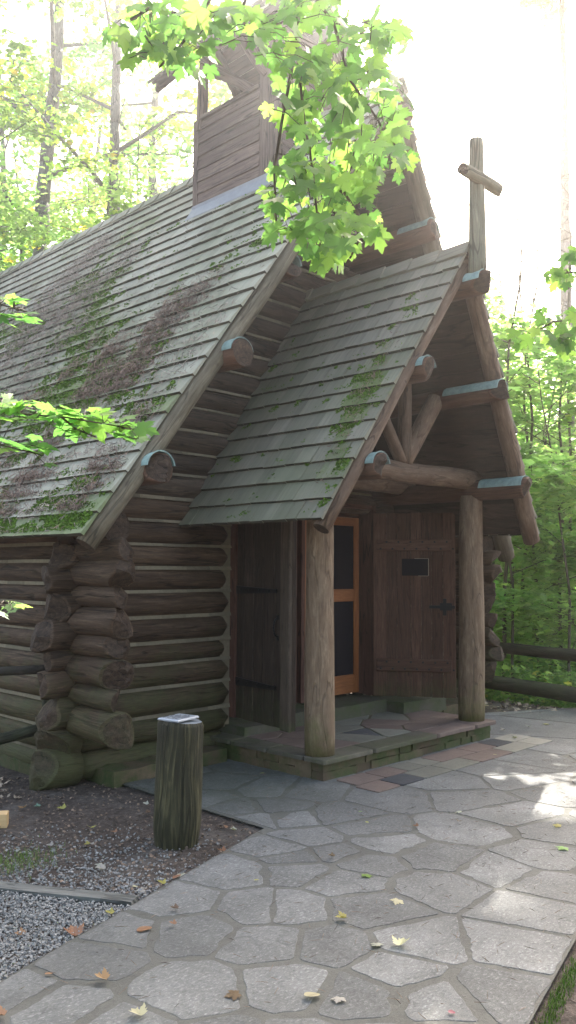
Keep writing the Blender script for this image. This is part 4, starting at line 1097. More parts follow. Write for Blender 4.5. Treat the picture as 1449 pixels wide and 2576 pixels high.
# moss tufts, denser where the shingles are mossy
def tufts(side_fn, pts, seed, name, label, size=.016):
    rs = np.random.RandomState(seed); n = len(pts)
    T = np.array([(-1, -.6, -.25), (1, -.6, -.25), (0, 1.1, -.25), (0, 0, .75)]); TT = np.repeat(T[None], n, 0)+rs.randn(n, 4, 3)*.25
    s = rs.uniform(.4, 1.4, n)*size; V = np.einsum('nij,nkj->nki', rot_mats(rs.rand(n)*6.28, rs.randn(n)*.6, rs.randn(n)*.6), TT)*s[:, None, None]+pts[:, None, :]
    me = bulk(name, M['mossgeo'], V, [(0, 1, 3), (1, 2, 3), (2, 0, 3), (0, 2, 1)], rs.rand(n))
    tag(link(name, me, kind='stuff'), label, 'moss')
pts = []
for _ in range(150000):
    y = rnd.uniform(5.05, 12.6); s = rnd.random()**1.3*4.2
    m = mossmain(y, s); nn_ = noise.fractal(Vector((y*5, s*5, 1)), 1., 2., 3)
    edge = abs((s/.185) % 1)
    if m*.8+nn_*.55+(.22 if edge < .2 or edge > .9 else 0)+max(0, .14-s*.05) > .46 and y > 5.1-.2*s/5:
        h = .022+rnd.random()*.010; pts.append((XC-EX+s*ca-sa*h, y, EZ+s*sa+ca*h))
tufts(None, np.array(pts), 71, 'roof_moss', 'bright green moss cushions on the main roof shingles', .014)
pang = math.atan(PSL); pca, psa = math.cos(pang), math.sin(pang); pts = []
for _ in range(34000):
    y = rnd.uniform(4.0, 5.6); s = rnd.random()*2.4; m = mossporch(y, s); nn_ = noise.fractal(Vector((y*7, s*7, 4)), 1., 2., 3); edge = abs((s/.185) % 1)
    if m*.9+nn_*.6+(.2 if edge < .16 else 0) > .44 and y > pry(XC-PX+s*pca): 
        h = .022+rnd.random()*.008; pts.append((XC-PX+s*pca-psa*h, y, PZ+s*psa+pca*h))
if len(pts): tufts(None, np.array(pts), 72, 'porch_moss', 'green moss tufts near the porch roof edge', .011)
pn = []
for _ in range(260):
    s = max(.1, rnd.gauss(1.15, .35)); y = rnd.gauss(4.22, .06)
    h = .035; pn.append((XC-PX+s*pca-psa*h, y, PZ+s*psa+pca*h))
pn = np.array(pn); tag(link('porch_needles', roofneedles(pn, .07, M['needle'], 'porch_needles', 65), kind='stuff'), 'few reddish needles caught on the porch roof', 'pine needles')

# ------------------------------------------------------------------ marker post with its plaque
mp = thing('marker_post', 'short weathered log post with a slanted metal plaque, standing in the soil', 'post', (3.245, 4.06, 0))
bx, by = 3.245, 4.06
mb = MB(); seg = 40; V = []; F = []; U = []
R0 = .145; zs = [-.05, .0, .02, .05, .09, .14, .2, .3, .4, .5, .6, .7, .745, .77]
lean = Vector((.02, -.01, 0))
for zi in zs:
    for k in range(seg):
        a = 2*PI*k/seg; fl = .003*abs(math.sin(a*3.5+2*noise.noise((math.cos(a)*2, math.sin(a)*2, zi*.7))))+.007*abs(noise.noise((math.cos(a)*3.5, math.sin(a)*3.5, zi*.8)))+.006*noise.noise((math.cos(a)*4, math.sin(a)*4, zi*3))
        r = R0*(1-.05*zi)-fl + (.0 if zi > .1 else -.012*(1-zi/.1))
        if zi > .76: r -= .012
        top = (.012*math.cos(a-2.6) if zi > .74 else 0)
        V.append((bx+r*math.cos(a)+lean.x*zi, by+r*math.sin(a)+lean.y*zi, zi+top))
for i in range(len(zs)-1):
    for k in range(seg):
        j = (k+1) % seg; F.append((i*seg+k, i*seg+j, (i+1)*seg+j, (i+1)*seg+k))
        U.append([(zs[i], k*.021), (zs[i], (k+1)*.021), (zs[i+1], (k+1)*.021), (zs[i+1], k*.021)])
F.append(tuple(range((len(zs)-1)*seg, len(zs)*seg))); U.append([(V[i][0], V[i][1]) for i in F[-1]])
mb.add(V, F, U, [0]*(len(F)-1)+[1], .5, [True]*(len(F)-1)+[False]); mb.build('post', [M['stump'], M['posttop']], mp)
c4 = [at(u, v, z=.80) for u, v in ((395.3, 1806), (450, 1824.5), (498.7, 1812), (446.7, 1796))]
cc = sum(c4, Vector())/4; e1 = ((c4[2]-c4[1])+(c4[3]-c4[0])).normalized(); e2 = Vector((0, 0, 1)).cross(e1)
if e2.dot(c4[0]-c4[1]) < 0: e2 = -e2
# keep the plate rectangular and centred over the post
W2, H2 = .098, .078; cc = Vector((bx-.005, by-.012, .0))
nrm = (Vector((0, 0, 1))-e2*.06).normalized(); 
pb = cc+Vector((0, 0, .782)); pl = MB()
A0 = pb-e1*W2-e2*H2
rbox(pl, A0, e1*2*W2, e2*2*H2, Vector((0, 0, .014)), bev=.006, tint=.6); plo = pl.build('plaque', M['plaque'], mp)
lt = MB(); rs_ = random.Random(5)
rows_ = [(.062, .010, .2, 1.5), (.036, .0075, .3, 1.), (.014, .0075, .5, 1.), (-.008, .0075, .25, 1.), (-.030, .0075, .2, 1.), (-.052, .007, .6, 1.)]
for (yy, hh, mg, sc_) in rows_:
    x = -W2*(1-mg)*.85
    while x < W2*(1-mg)*.85:
        wl = rs_.uniform(.004, .0065)*sc_
        if rs_.random() < .17: x += wl*1.2; continue
        box(lt, pb+e1*x+e2*(yy-hh/2)+Vector((0, 0, .0142)), e1*wl, e2*hh, Vector((0, 0, .0012)), tint=.4); x += wl*1.35
lt.build('lettering', M['letters'], plo)
mp.scale = (1, 1, .905)

# ------------------------------------------------------------------ edging timber, new lumber, fences
et = MB(); a = Vector((TB[0]+.01, TB[1]-.0, 0)); b = Vector((TA[0], TA[1], 0)); d = (b-a).normalized(); n_ = Vector((-d.y, d.x, 0))
if n_.dot(Vector((1, 1, 0))) < 0: n_ = -n_
a2 = a+d*.0; L_ = 2.6; K = 16
for k in range(K):
    s0, s1 = L_*k/K, L_*(k+1)/K; f = lambda s: .006*noise.noise((s*3, 0, 0))
    P = [a2+d*s0+n_*f(s0), a2+d*s1+n_*f(s1), a2+d*s1+n_*(.085+f(s1)), a2+d*s0+n_*(.085+f(s0))]
    if (P[1]-P[0]).cross(P[3]-P[0]).z < 0: P = [P[1], P[0], P[3], P[2]]
    hexa(et, [p+Vector((0, 0, -.05)) for p in P]+[p+Vector((0, 0, .012)) for p in P], tint=.5)
tag(et.build('edging_timber', M['edging']), 'grey weathered edging timber between gravel and soil', 'edging')
nb = MB(); q = at(17, 2083, z=-.02); tdir = Vector((-.82, .57, 0))
rbox(nb, q, tdir*.8, Vector((.57, .82, 0))*.09, Vector((0, 0, .085)), bev=.004, tint=.5)
tag(nb.build('lumber_block', M['newwood']), 'cut end of fresh yellow lumber lying at the left edge', 'lumber')

lf = thing('rail_fence', 'dark two-rail wooden fence meeting the chapel corner', 'fence', (3.4, 5.98, 0))
pa = at(112, 1680, y=5.2)
for (ua, va, ub, vb, r, ya) in ((0, 1688, 116, 1682, .034, 6.1), (0, 1862, 118, 1830, .042, 6.1)):
    p1 = at(ub, vb, y=5.93); p0 = at(ua, va, y=ya); dd_ = (p0-p1).normalized()
    mb = MB(); log(mb, p1+dd_*-.03, p1+dd_*2.4, r, r*1.1, wob=.02, step=.15, sag=0, seg=12); mb.build('rail', [M['rail'], M['end']], lf)
mb = MB(); pp = at(122, 1640, y=5.98); log(mb, (pp.x, pp.y, -.05), (pp.x+.01, pp.y, .99), .036, .03, wob=.03, step=.1, sag=0, seg=10); mb.build('post', [M['rail'], M['end']], lf)

rf_ = thing('rail_fence', 'dark round-rail fence bordering the woods right of the porch', 'fence', (9.9, 5.6, -.05))
for (z_, ua, va, ub, vb, r0_, r1_) in ((.60, 1215, 1623, 1449, 1651, .066, .085), (.2, 1215, 1712, 1449, 1748, .085, .1)):
    p0 = at(ua, va, z=z_); p1 = at(ub, vb, z=z_-.03); dd_ = (p1-p0)
    mb = MB(); log(mb, p0-dd_*.9, p1+dd_*1.6, r0_, r1_, wob=.03, step=.2, sag=.0, seg=12); mb.build('rail', [M['rail'], M['end']], rf_)
for k in (-.75, 1.35):
    p0 = at(1215, 1623, z=.6); p1 = at(1449, 1651, z=.57); c = p0+(p1-p0)*k+Vector((.12, .06, 0))
    mb = MB(); log(mb, (c.x, c.y, -.35), (c.x, c.y, .82), .09, .08, wob=.02, sag=0, seg=12); mb.build('post', [M['rail'], M['end']], rf_)

# ------------------------------------------------------------------ single fallen leaves one can point to
def leafmat1(name, c, tr=.25): 
    return leafmat(name, [(0, tuple(x*.8 for x in c)), (1, c)], tr, .5, 1.1)
LM = dict(yellow=leafmat1('yellow_leaf', (.36, .34, .08)), green=leafmat1('fallen_green_leaf', (.16, .28, .06)), pale=leafmat1('pale_leaf', (.42, .42, .34)),
          orange=leafmat1('orange_leaf', (.3, .17, .09)), brown=leafmat1('brown_leaf', (.13, .08, .05)), red=leafmat1('red_leaf', (.28, .06, .08)),
          cream=leafmat1('cream_leaf', (.48, .44, .28)), grey=leafmat1('grey_leaf', (.34, .31, .28)), teal=leafmat1('grey_green_leaf', (.14, .24, .18)))
T0, F0 = maple_template(.25, .12); T1, F1 = maple_template(-.35, .3); OV = []
for k in range(14):
    t = k/14*2*PI; OV.append((math.sin(t)*.36*(1-.25*math.cos(t)), .5-.5*math.cos(t), .0))
OV = np.array(OV+[(0, .5, 0)]); OVc = OV.copy(); OVc[:, 2] = .5*OV[:, 0]**2+.12*(OV[:, 1]-.5)**2; OF = [(i, (i+1) % 14, 14) for i in range(14)]
def leafmesh(T, F, key):
    me = bpy.data.meshes.new('leaf_'+key); me.from_pydata([tuple(p) for p in T], [], F); a = me.attributes.new('tint', 'FLOAT', 'FACE'); a.data.foreach_set('value', [.6]*len(F)); me.materials.append(LM[key]); return me
LMs = {}
def getmesh(shape, key):
    if (shape, key) not in LMs:
        T, F = {'m': (T0, F0), 'c': (T1, F1), 'o': (OVc, OF)}[shape]; LMs[(shape, key)] = leafmesh(T, F, key)
    return LMs[(shape, key)]
singles = [  # u, v, shape, colour, size, yaw, label
 (805,2503,'o','cream',.062,1.2,'large cream oval leaf lying near the bottom edge'),
 (855,2510,'m','grey',.045,2.,'ragged grey-tan leaf right of the large cream oval leaf'),
 (1146,2550,'o','red',.026,.4,'small pink-red leaf on the paving at lower right'),
 (957,2378,'m','pale',.05,.2,'pale green-white maple leaf left of a curled cream leaf'),
 (1003,2383,'c','cream',.06,-1.3,'curled cream leaf with pointed tips on the paving'),
 (1003,2264,'m','cream',.052,1.9,'yellowish maple leaf with stem on the middle paving'),
 (870,2313,'c','yellow',.05,.9,'flattened yellow-brown leaf in a mortar joint'),
 (918,2200,'m','green',.05,2.8,'pale green maple leaf on a mid-path flagstone'),
 (840,2158,'c','brown',.035,.5,'thin brown leaf curled above the green maple leaf'),
 (1160,2042,'m','pale',.04,.7,'small whitish green leaf below the slab strip'),
 (1155,2068,'c','brown',.03,2.,'tiny brown leaf beside the whitish green one'),
 (1050,2082,'c','orange',.034,0.,'small tan leaf on the broad flagstone'),
 (912,2042,'o','green',.028,1.2,'tiny bright green leaf in front of the slab strip'),
 (928,2070,'o','yellow',.024,.2,'tiny yellow leaf on a dark flagstone'),
 (1420,2132,'m','green',.06,1.5,'green maple leaf near the right edge of the paving'),
 (1410,2078,'m','yellow',.05,.3,'yellow leaf at the rim of the sunlit patch'),
 (665,1945,'o','yellow',.034,.7,'yellow leaf by the mossy side of the porch floor'),
 (160,2031,'c','yellow',.055,.2,'yellow-green curled leaf on the dark soil'),
 (100,2025,'c','teal',.04,1.,'blue-green leaf scrap on the soil at left'),
 (60,2028,'c','orange',.045,2.,'tan leaf on the soil at far left'),
 (228,2077,'c','yellow',.045,2.8,'olive yellow leaf left of the marker post'),
 (225,2119,'c','yellow',.032,1.,'small golden leaf in the middle of the soil'),
 (130,2123,'c','grey',.038,.3,'grey-white curled leaf among wood chips'),
 (290,2090,'c','orange',.04,.1,'flat orange-brown leaf left of the marker post'),
 (258,2166,'m','pale',.05,1.7,'white maple leaf on the gravelly soil'),
 (262,2182,'c','grey',.045,.8,'dull grey leaf just below the white maple leaf'),
 (232,2120,'c','grey',.03,.0,'faded leaf scrap beside the small golden leaf'),
 (370,2020,'c','pale',.036,.2,'pale leaf touching the left side of the marker post base'),
 (378,2040,'c','brown',.036,1.2,'dark brown leaf at the left foot of the marker post'),
 (574,2076,'c','orange',.034,1.8,'tan leaf on the bark right of the marker post'),
 (593,2084,'c','pale',.04,.7,'pale curled leaf on the bark near the paving corner'),
 (563,2145,'c','orange',.045,.2,'orange-tan leaf at the edge of the soil by the path'),
 (455,2190,'m','pale',.05,2.7,'whitish leaf lying on an orange leaf by the path edge'),
 (455,2201,'o','orange',.05,1.57,'orange leaf under the whitish leaf by the path edge'),
 (365,2229,'m','grey',.05,.7,'grey maple leaf on the gravel near the edging'),
 (347,2223,'o','cream',.028,.8,'little cream leaf left of the grey maple leaf'),
 (410,2228,'c','yellow',.042,0.,'yellow leaf between gravel and path'),
 (240,2238,'o','orange',.042,2.,'upright tan leaf on the gravel above the edging'),
 (282,2303,'c','yellow',.036,.4,'pale yellow leaf at the end of the edging timber'),
 (445,2290,'c','brown',.036,.5,'crumpled dark purple-brown leaf on the paving'),
 (383,2335,'o','orange',.066,1.,'big orange-brown oval leaf on a light flagstone'),
 (440,2330,'c','orange',.03,.4,'small tan leaf beside the big orange-brown one'),
 (192,2347,'c','orange',.07,-.2,'long tan leaf on the border of the gravel'),
 (60,2345,'c','orange',.04,.8,'tan leaf in the grey gravel'),
 (133,2450,'o','orange',.03,1.,'small orange leaf on the lower left flagstone'),
 (268,2468,'c','orange',.05,.6,'brown and pink leaf by a dark streak on the paving'),
 (652,2214,'o','yellow',.026,.9,'tiny yellow leaf in a joint right of the soil'),
 (357,2560,'c','cream',.055,.1,'whitish leaf at the bottom edge of the paving'),
 (600,2500,'m','brown',.055,1.1,'red-brown maple leaf on the wide lower flagstone'),
 (10,2560,'c','orange',.05,.9,'orange leaf in the lower left corner'),
 (1252,1900,'o','cream',.04,.4,'bright leaf on the cream slab of the strip'),
 (1150,1838,'c','green',.035,.4,'olive leaf on the slab strip by the porch floor'),
 (1380,1822,'m','yellow',.06,.3,'yellow-green leaf on the paving below the rail fence'),
 (1300,1858,'c','pale',.05,.1,'white curled leaf on the far paving'),
 (1270,1838,'c','grey',.05,1.,'grey leaf on the far paving near the porch corner'),
 (1330,1830,'c','pale',.05,2.,'pale leaf in the middle of the far paving'),
]
for (u, v, sh_, key, size, yaw, lab) in singles:
    o = bpy.data.objects.new('fallen_leaf', getmesh(sh_, key)); COL.objects.link(o)
    p = at(u, v, z=.006); o.location = (p.x, p.y, .008 + (.006 if sh_ == 'c' else .0) + (-.018 if (p.x < L2[0] and (p.x-L1[0])*dl[1]-(p.y-L1[1])*dl[0] < 0) else 0))
    o.rotation_euler = (rnd.uniform(-.15, .15), rnd.uniform(-.15, .15), yaw); o.scale = (size*1.05,)*3
    tag(o, lab, 'leaf', 'single fallen leaves')

# ------------------------------------------------------------------ overhanging maple branches
def orient(tip, nrm):
    tip = tip/np.linalg.norm(tip, axis=1)[:, None]; x = np.cross(tip, nrm); x /= np.linalg.norm(x, axis=1)[:, None]; n = np.cross(x, tip)
    return np.stack([x, tip, n], 2)
A_ = lambda v: np.array(v, dtype=float)
def hanging(name, label, blobs, twigs, seed, size, mode='hang', dspread=.25, r=.006, group=None):
    rs = np.random.RandomState(seed); root = thing(name, label, 'branch', tuple(at(*twigs[0][0][:2], d=twigs[0][0][2])), group)
    pts = []; tw = MB(); allp = []
    for tline in twigs:
        P = [at(u, v, d=d) for u, v, d in tline]
        for k in range(len(P)-1):
            n = max(2, int((P[k+1]-P[k]).length/.05))
            for q in range(n): allp.append(P[k].lerp(P[k+1], q/n))
            rr = r*(1-.6*k/len(P)); log(tw, P[k], P[k+1], rr, rr*.85, seg=7, step=.08, wob=.004/max(rr, .003)*rr, sag=0, cap=0)
    AP = np.array([tuple(p) for p in allp])
    for (u, v, su, sv, n, d) in blobs:
        for _ in range(int(n*(1.55 if mode == 'hang' else 1.2))):
            uu, vv = u+rs.randn()*su*.75, v+rs.randn()*sv*.75; dd_ = d+rs.randn()*dspread
            pts.append(tuple(at(uu, vv, d=max(1.6, dd_))))
    P = np.array(pts); N = len(P)
    j = ((P[:, None, :]-AP[None])**2).sum(2).argmin(1); nearest = AP[j]
    outd = P-nearest; outd /= (np.linalg.norm(outd, axis=1)[:, None]+1e-6)
    f = A_(CF)[None]; 
    if mode == 'hang':
        tip = outd*.55+A_((0, 0, -1.))[None]+rs.randn(N, 3)*.38; nr = -f*.9+A_((0, 0, .55))+rs.randn(N, 3)*.5
    else:
        tip = outd*.8+A_(CR)[None]*.5+rs.randn(N, 3)*.5; tip[:, 2] = -.12+rs.randn(N)*.12; nr = A_((0, 0, 1.))-f*.25+rs.randn(N, 3)*.28
    sz = rs.uniform(.5, 1.2, N)*size; T, F = maple_template(.22, .1)
    Rm = orient(tip, nr); V = np.einsum('nij,kj->nki', Rm, T)*sz[:, None, None]+P[:, None, :]
    me = bulk('foliage', M['maple'], V, F, rs.rand(N)**1.2, smooth=True); link('foliage', me, root)
    for i in range(N):     # leaf stalks
        a = Vector(nearest[i]); b = Vector(P[i]); 
        if (a-b).length > .11: a = b+(a-b).normalized()*.11
        m = (a+b)/2+Vector((0, 0, .012)); log(tw, a, m, .0016, .0013, seg=4, step=1, wob=0, sag=0, cap=0); log(tw, m, b, .0013, .001, seg=4, step=1, wob=0, sag=0, cap=0)
    tw.build('twigs', M['twig'], root); return root
D = 2.75
hanging('maple_branch', 'large sunlit maple branch hanging down in front of the bell tower',
  [(370,45,60,48,15,2.4),(455,80,60,55,18,2.4),(395,120,40,30,10,2.4),(550,30,50,26,12,2.5),(650,60,36,42,12,2.6),(455,160,20,14,3,2.4),(330,90,22,30,4,2.3),
   (740,50,70,60,22,D),(800,140,80,65,24,D),(880,100,55,65,16,D),(945,170,45,65,10,D),(745,270,36,65,16,D),(820,290,60,75,24,D),(905,300,50,65,16,D),(990,270,34,60,10,D),(955,60,50,60,10,D),(1010,370,22,30,5,D),
   (735,420,45,48,14,D),(820,420,60,50,18,D),(915,415,48,50,14,D),(995,400,24,26,4,D),(690,500,26,42,9,D),(795,520,55,45,16,D),(890,510,42,45,14,D),(945,560,22,32,6,D),(790,600,42,30,10,D),(875,615,34,30,8,D),(850,655,16,10,2,D),(700,590,14,20,2,D)],
  [[(760,-250,2.7),(750,-60,2.7),(745,120,D),(765,300,D),(785,420,D),(800,560,D),(780,620,D)],[(620,-180,2.6),(560,-60,2.5),(500,50,2.45),(440,130,2.4),(400,170,2.4)],[(750,-60,2.7),(840,60,D),(880,200,D),(950,300,D),(1000,400,D)],
   [(745,120,D),(710,300,D),(690,430,D),(695,560,D)],[(785,420,D),(860,480,D),(920,570,D),(880,650,D)],[(640,-60,2.6),(600,40,2.6),(640,90,2.6)],[(880,200,D),(960,190,D)],[(500,50,2.45),(380,20,2.4),(330,50,2.35)]], 5, .064)
hanging('maple_branch', 'low maple branch reaching in from the left over the mossy roof',
  [(60,1020,50,10,8,2.5),(150,1040,45,14,9,2.5),(230,1045,40,12,7,2.5),(300,1065,28,14,6,2.5),(335,1085,14,10,3,2.5),(180,1085,50,12,6,2.5),(50,1120,45,10,6,2.4),(100,1140,25,14,4,2.4),(20,1050,30,12,5,2.45),(-60,1060,40,40,8,2.4)],
  [[(-220,1040,2.4),(0,1036,2.5),(150,1048,2.5),(260,1066,2.5),(340,1082,2.5)],[(-150,1090,2.35),(0,1118,2.4),(110,1145,2.4)],[(150,1048,2.5),(190,1080,2.5),(240,1100,2.5)]], 8, .072, 'flat', .05, .0035)
hanging('maple_branch', 'short maple twig entering at the left edge above the roof moss',
  [(30,748,30,8,6,2.6),(60,790,22,10,5,2.6),(10,790,20,10,4,2.6)], [[(-200,740,2.5),(0,765,2.6),(70,785,2.6)]], 9, .06, 'flat', .05, .003)
hanging('maple_branch', 'tiny maple twig tip at the left edge in front of the side wall',
  [(20,1520,22,6,5,2.4),(15,1540,14,6,2,2.4)], [[(-160,1500,2.3),(0,1522,2.4),(45,1530,2.4)]], 10, .05, 'flat', .04, .003)
hanging('maple_branch', 'green maple twigs reaching in from the right edge',
  [(1420,690,22,20,9,4.2),(1390,805,34,22,12,4.3),(1430,840,20,30,9,4.2),(1400,860,22,20,6,4.3),(1440,640,12,24,5,4.2),(1330,850,24,14,4,4.5),(1500,760,40,90,20,4.2)],
  [[(1650,640,4.1),(1500,680,4.2),(1400,690,4.2)],[(1650,720,4.1),(1500,800,4.2),(1390,810,4.3),(1320,850,4.5)],[(1500,800,4.2),(1420,865,4.3)]], 11, .07, 'hang', .15, .006)

# ------------------------------------------------------------------ trees
def spray_tree(name, H, r0, z0, Rc, nspray, nleaf, lsize, mat, seed, lean=.3, limbs=9, spr=.62, flat=.1, bark='bark', flt=.42):
    """prototype pieces in local coordinates: trunk with limbs, crown of leaf sprays"""
    rg = random.Random(seed); rs = np.random.RandomState(seed)
    tm = MB(); n = max(6, int(H/.9)); P = []; lx_, ly_ = rg.uniform(-lean, lean), rg.uniform(-lean, lean)
    for k in range(n+1):
        t = k/n; P.append(Vector((lx_*t*t+.12*lean*noise.noise((t*4, seed, 0))*3, ly_*t*t+.12*lean*noise.noise((t*4, 5, seed))*3, H*t-.3)))
    rad = lambda t: r0*(1-t)**.8*(1+.5*max(0, .06-t)/.06*.6)+.004
    for k in range(n): log(tm, P[k], P[k+1], rad(k/n), rad((k+1)/n), seg=10 if r0 > .08 else 6, step=.9, wob=.01, sag=0, cap=0, tint=.5)
    def trunkp(t): k = min(n-1, int(t*n)); return P[k].lerp(P[k+1], t*n-k)
    cen = []
    for i in range(limbs):
        t = z0/H+(1-z0/H)*((i+.3)/limbs)**.9; t = min(.96, t); a = i*2.4+rg.uniform(-.4, .4); rr = Rc*math.sin(PI*(.18+.78*(t-z0/H)/(1-z0/H+1e-6)))**.7*rg.uniform(.7, 1.1)
        s = trunkp(t); mid = s+Vector((math.cos(a)*rr*.5, math.sin(a)*rr*.5, rr*rg.uniform(.15, .4))); e = s+Vector((math.cos(a)*rr, math.sin(a)*rr, rr*rg.uniform(.15, .6)))
        rb = max(.008, rad(t)*.42); log(tm, s, mid, rb, rb*.7, seg=6, step=.6, wob=.02, sag=0, cap=0, tint=.5); log(tm, mid, e, rb*.7, rb*.3, seg=5, step=.6, wob=.02, sag=0, cap=0, tint=.5)
        for q in (.35, .6, .8, 1.):
            c = (s.lerp(mid, q*2) if q < .5 else mid.lerp(e, q*2-1)); cen.append(c)
            for _ in range(2):
                b = a+rg.choice((-1, 1))*rg.uniform(.5, 1.2); l = rr*rg.uniform(.2, .4); d2 = c+Vector((math.cos(b)*l, math.sin(b)*l, l*rg.uniform(-.1, .45)))
                log(tm, c, d2, rb*.3, .004, seg=4, step=.6, wob=.02, sag=0, cap=0, tint=.5); cen.append(d2)
    for k in range(nspray-len(cen)):
        c = rg.choice(cen); cen.append(c+Vector((rg.gauss(0, .5), rg.gauss(0, .5), rg.gauss(0, .4)))*min(1, Rc*.4))
    C = np.array([tuple(c) for c in cen[:max(nspray, 1)]] if nspray < len(cen) else [tuple(c) for c in cen]); m = len(C)
    N = m*nleaf; ci = np.repeat(np.arange(m), nleaf); a = rs.rand(N)*6.28; rad_ = np.sqrt(rs.rand(N))*spr*np.repeat(rs.uniform(.6, 1.3, m), nleaf)
    tlt = np.repeat(rs.randn(m, 2)*.22, nleaf, 0); dx, dy = np.cos(a)*rad_, np.sin(a)*rad_
    Pz = dx*tlt[:, 0]+dy*tlt[:, 1]-rad_**2*.25+rs.randn(N)*flat
    LP = C[ci]+np.column_stack([dx, dy, Pz])
    V = place_leaves(FARL, LP, rs.uniform(.7, 1.2, N)*lsize, rs.rand(N)*6.28, rs.randn(N)*flt-.1, rs.randn(N)*flt)
    tint = np.clip(np.repeat(rs.rand(m)*.55, nleaf)+rs.rand(N)*.45, 0, 1)
    tme = MB.build(tm, 'trunk', M[bark]); me_t = tme.data; bpy.data.objects.remove(tme)
    return me_t, bulk('crown', M[mat], V, FARF, tint)
PROT = dict(
  tallA=spray_tree('t', 21, .21, 6.5, 3.4, 120, 38, .15, 'leafB', 101, .8, 15, .62),
  tallB=spray_tree('t', 24, .25, 8, 3.8, 130, 38, .15, 'leafA', 102, .9, 16, .66),
  mid=spray_tree('t', 12, .085, 2.6, 2.5, 110, 36, .11, 'leafA', 103, 1., 13, .55, bark='sapbark'),
  midB=spray_tree('t', 11, .075, 2.2, 2.3, 100, 36, .11, 'leafB', 107, 1.2, 13, .55, bark='sapbark'),
  canopy=spray_tree('t', 27, .26, 18.5, 5., 230, 60, .17, 'leafA', 104, .5, 18, .75),
  crownlet=spray_tree('t', 26, .26, 19.5, 2.1, 190, 70, .18, 'leafA', 114, .1, 14, .5),
  sapA=spray_tree('t', 8.2, .03, 1.3, 1.3, 84, 21, .13, 'leafA', 105, .6, 11, .42, bark='sapbark', flt=.26),
  sapB=spray_tree('t', 5.6, .02, .8, 1.2, 60, 21, .125, 'leafA', 106, .5, 10, .4, bark='sapbark', flt=.26),
  shrub=spray_tree('t', 1.7, .012, .15, .9, 36, 36, .08, 'leafA', 108, .3, 8, .33, bark='sapbark'))
def plant(kind, x, y, s, rz, name, label, cat, group=None, tname='trunk'):
    o = bpy.data.objects.new(name, None); COL.objects.link(o); o.location = (x, y, gz(x, y)); o.rotation_euler = (0, 0, rz); o.scale = (s, s, s)
    o['label'] = label; o['category'] = cat
    if group: o['group'] = group
    for nm, me in zip((tname, 'crown'), PROT[kind]):
        c = bpy.data.objects.new(nm, me); COL.objects.link(c); c.parent = o
    return o
def pol(u, d):      # ground point in the direction of picture column u at distance d
    r = ray(u, 1288); r = Vector((r.x, r.y, 0)).normalized(); return r.x*d, r.y*d
def pl_(kind, u, d, s, rz, *a, **k): x, y = pol(u, d); return plant(kind, x, y, s, rz, *a, **k)
# near woods seen over the roof at left
pl_('tallB', 108, 19.5, 1.0, 1.0, 'tree', 'thick pale grey trunk standing at the upper left', 'tree')
pl_('tallA', 268, 17.5, .95, 2.2, 'tree', 'slim leaning tree with forked limbs behind the ridge', 'tree')
pl_('tallB', 372, 24, 1.0, 3.9, 'tree', 'grey trunk half hidden by leaves left of the tower', 'tree')
g_ = 'trees in the woods behind the chapel'
for (k, u, d, s, rz) in (('mid', 190, 17, 1.0, 0.), ('midB', 330, 18, 1.05, 1.3), ('mid', 20, 16, 1., 2.6), ('midB', -60, 20, 1.1, .5), ('mid', 430, 19, .9, 4.), ('midB', 240, 22, 1.2, 5.), ('mid', 90, 23, 1.2, 3.3),
                          ('tallA', 0, 27, 1., 4.4), ('tallA', 200, 30, 1.05, .8), ('tallB', -120, 24, 1., 2.), ('tallA', 330, 33, 1., 2.9), ('midB', 400, 27, 1.1, 2.)):
    pl_(k, u, d, s, rz, 'tree', 'yellowing tree among the woods seen over the main roof', 'tree', g_)
# right side: trunk at the frame edge, canopy that shades the paving
pl_('crownlet', 1432, 23.6, .9, 2., 'tree', 'pale tall trunk rising along the upper right edge', 'tree')
g_ = 'saplings in the undergrowth beyond the right fence'
rg = random.Random(77)
spots = [('sapA', 1262, 12.6, 1.0), ('sapB', 1290, 12.2, 1.), ('sapA', 1352, 13.6, 1.), ('sapA', 1400, 14.2, 1.), ('sapB', 1430, 12.4, 1.), ('sapA', 1500, 14.2, 1.), ('sapB', 1235, 13., 1.), ('sapA', 1310, 14.5, 1.1)]
for k in range(24): spots.append((rg.choice(['sapA', 'sapA', 'sapB']), rg.uniform(1170, 1540), rg.uniform(14.5, 26), rg.uniform(.9, 1.35)))
for (k, u, d, s) in spots:
    pl_(k, u, d, s, rg.random()*6.28, 'sapling', 'thin green sapling in the undergrowth beyond the right fence', 'sapling', g_)
for k in range(12):
    u = rg.uniform(1190, 1530); d = rg.uniform(12.5, 18)
    pl_('shrub', u, d, rg.uniform(.7, 1.2), rg.random()*6.28, 'shrub', 'low leafy shrub on the forest floor beyond the right fence', 'shrub', 'shrubs beyond the right fence', tname='stem')
for k in range(4):
    u = rg.uniform(1180, 1500); d = rg.uniform(22, 30)
    pl_('midB' if k % 3 == 0 else 'mid', u, d, rg.uniform(.62, .78), rg.random()*6.28, 'tree', 'bushy tree deep in the woods at the right', 'tree', 'trees deep in the woods at right')
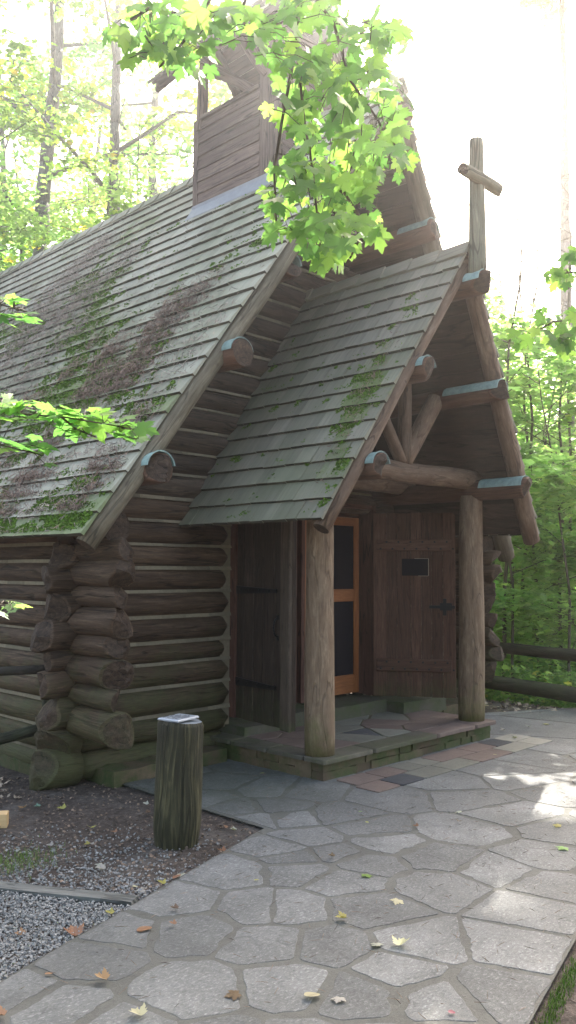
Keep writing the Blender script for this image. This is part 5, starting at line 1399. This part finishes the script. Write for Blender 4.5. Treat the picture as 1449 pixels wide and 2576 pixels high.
# a far wood that reads as one mass
def farwood():
    rs = np.random.RandomState(91); N = 46000; az = rs.uniform(math.radians(18), math.radians(72), N); d = rs.uniform(30, 46, N)
    azd = np.degrees(az); top = np.where(azd > 44, 15., 6.5); top = top*(.75+.25*np.sin(azd*1.3))
    z = (rs.rand(N)**1.4)*top; k = 900; cc_ = rs.randint(0, k, N)
    ca2 = rs.uniform(math.radians(18), math.radians(72), k); cd_ = rs.uniform(30, 46, k); tz = np.where(np.degrees(ca2) > 44, 15., 6.); cz_ = rs.rand(k)**1.3*tz
    g1 = rs.randn(N, 3)*np.array([1.1, 1.1, .45]); P = np.column_stack([np.cos(ca2[cc_])*cd_[cc_], np.sin(ca2[cc_])*cd_[cc_], cz_[cc_]])+g1
    V = place_leaves(FARL, P, rs.uniform(.2, .34, N), rs.rand(N)*6.28, rs.randn(N)*.5, rs.randn(N)*.5)
    return bulk('far_woods', M['leafA'], V, FARF, np.clip(rs.rand(k)[cc_]*.6+rs.rand(N)*.4, 0, 1))
tag(link('far_woods', farwood(), kind='stuff'), 'hazy mass of green woods in the far background', 'woods')
# ground cover right and left
def cover(P, h, size, seed, mat='leafA'):
    rs = np.random.RandomState(seed); n = len(P); z = np.array([gz(x, y) for x, y in P])+rs.rand(n)**1.5*h
    V = place_leaves(FARL, np.column_stack([P, z]), rs.uniform(.6, 1.2, n)*size, rs.rand(n)*6.28, rs.randn(n)*.35, rs.randn(n)*.35); return bulk('ground_cover', M[mat], V, FARF, rs.rand(n))
Pg = []
for k in range(16000):
    u = rg.uniform(1150, 1560); d = 11.3+rg.random()**1.2*16
    x, y = pol(u, d)
    if noise.noise((x*.8, y*.8, 4)) > -.12: Pg.append((x, y))
tag(link('ground_cover', cover(np.array(Pg), .5, .09, 95), kind='stuff'), 'low green ground cover on the forest floor at right', 'ground cover')

# ------------------------------------------------------------------ scattering air volume added to imitate sun glare and lens flare
hz = MB(); box(hz, (-135, -135, -3.5), (270, 0, 0), (0, 270, 0), (0, 0, 37), tint=.5)
hm = bpy.data.materials.new('glare_air'); hm.use_nodes = True; ht = hm.node_tree; ht.nodes.clear()
ho = ht.nodes.new('ShaderNodeOutputMaterial'); hv = ht.nodes.new('ShaderNodeVolumePrincipled')
hv.inputs['Color'].default_value = (.97, .97, 1., 1); hv.inputs['Density'].default_value = GLARE_VEIL; hv.inputs['Anisotropy'].default_value = .86
ht.links.new(hv.outputs[0], ho.inputs['Volume'])
tag(hz.build('glare_veil', hm, kind='stuff'), 'pale air volume added to imitate the sun glare', 'glare_veil')
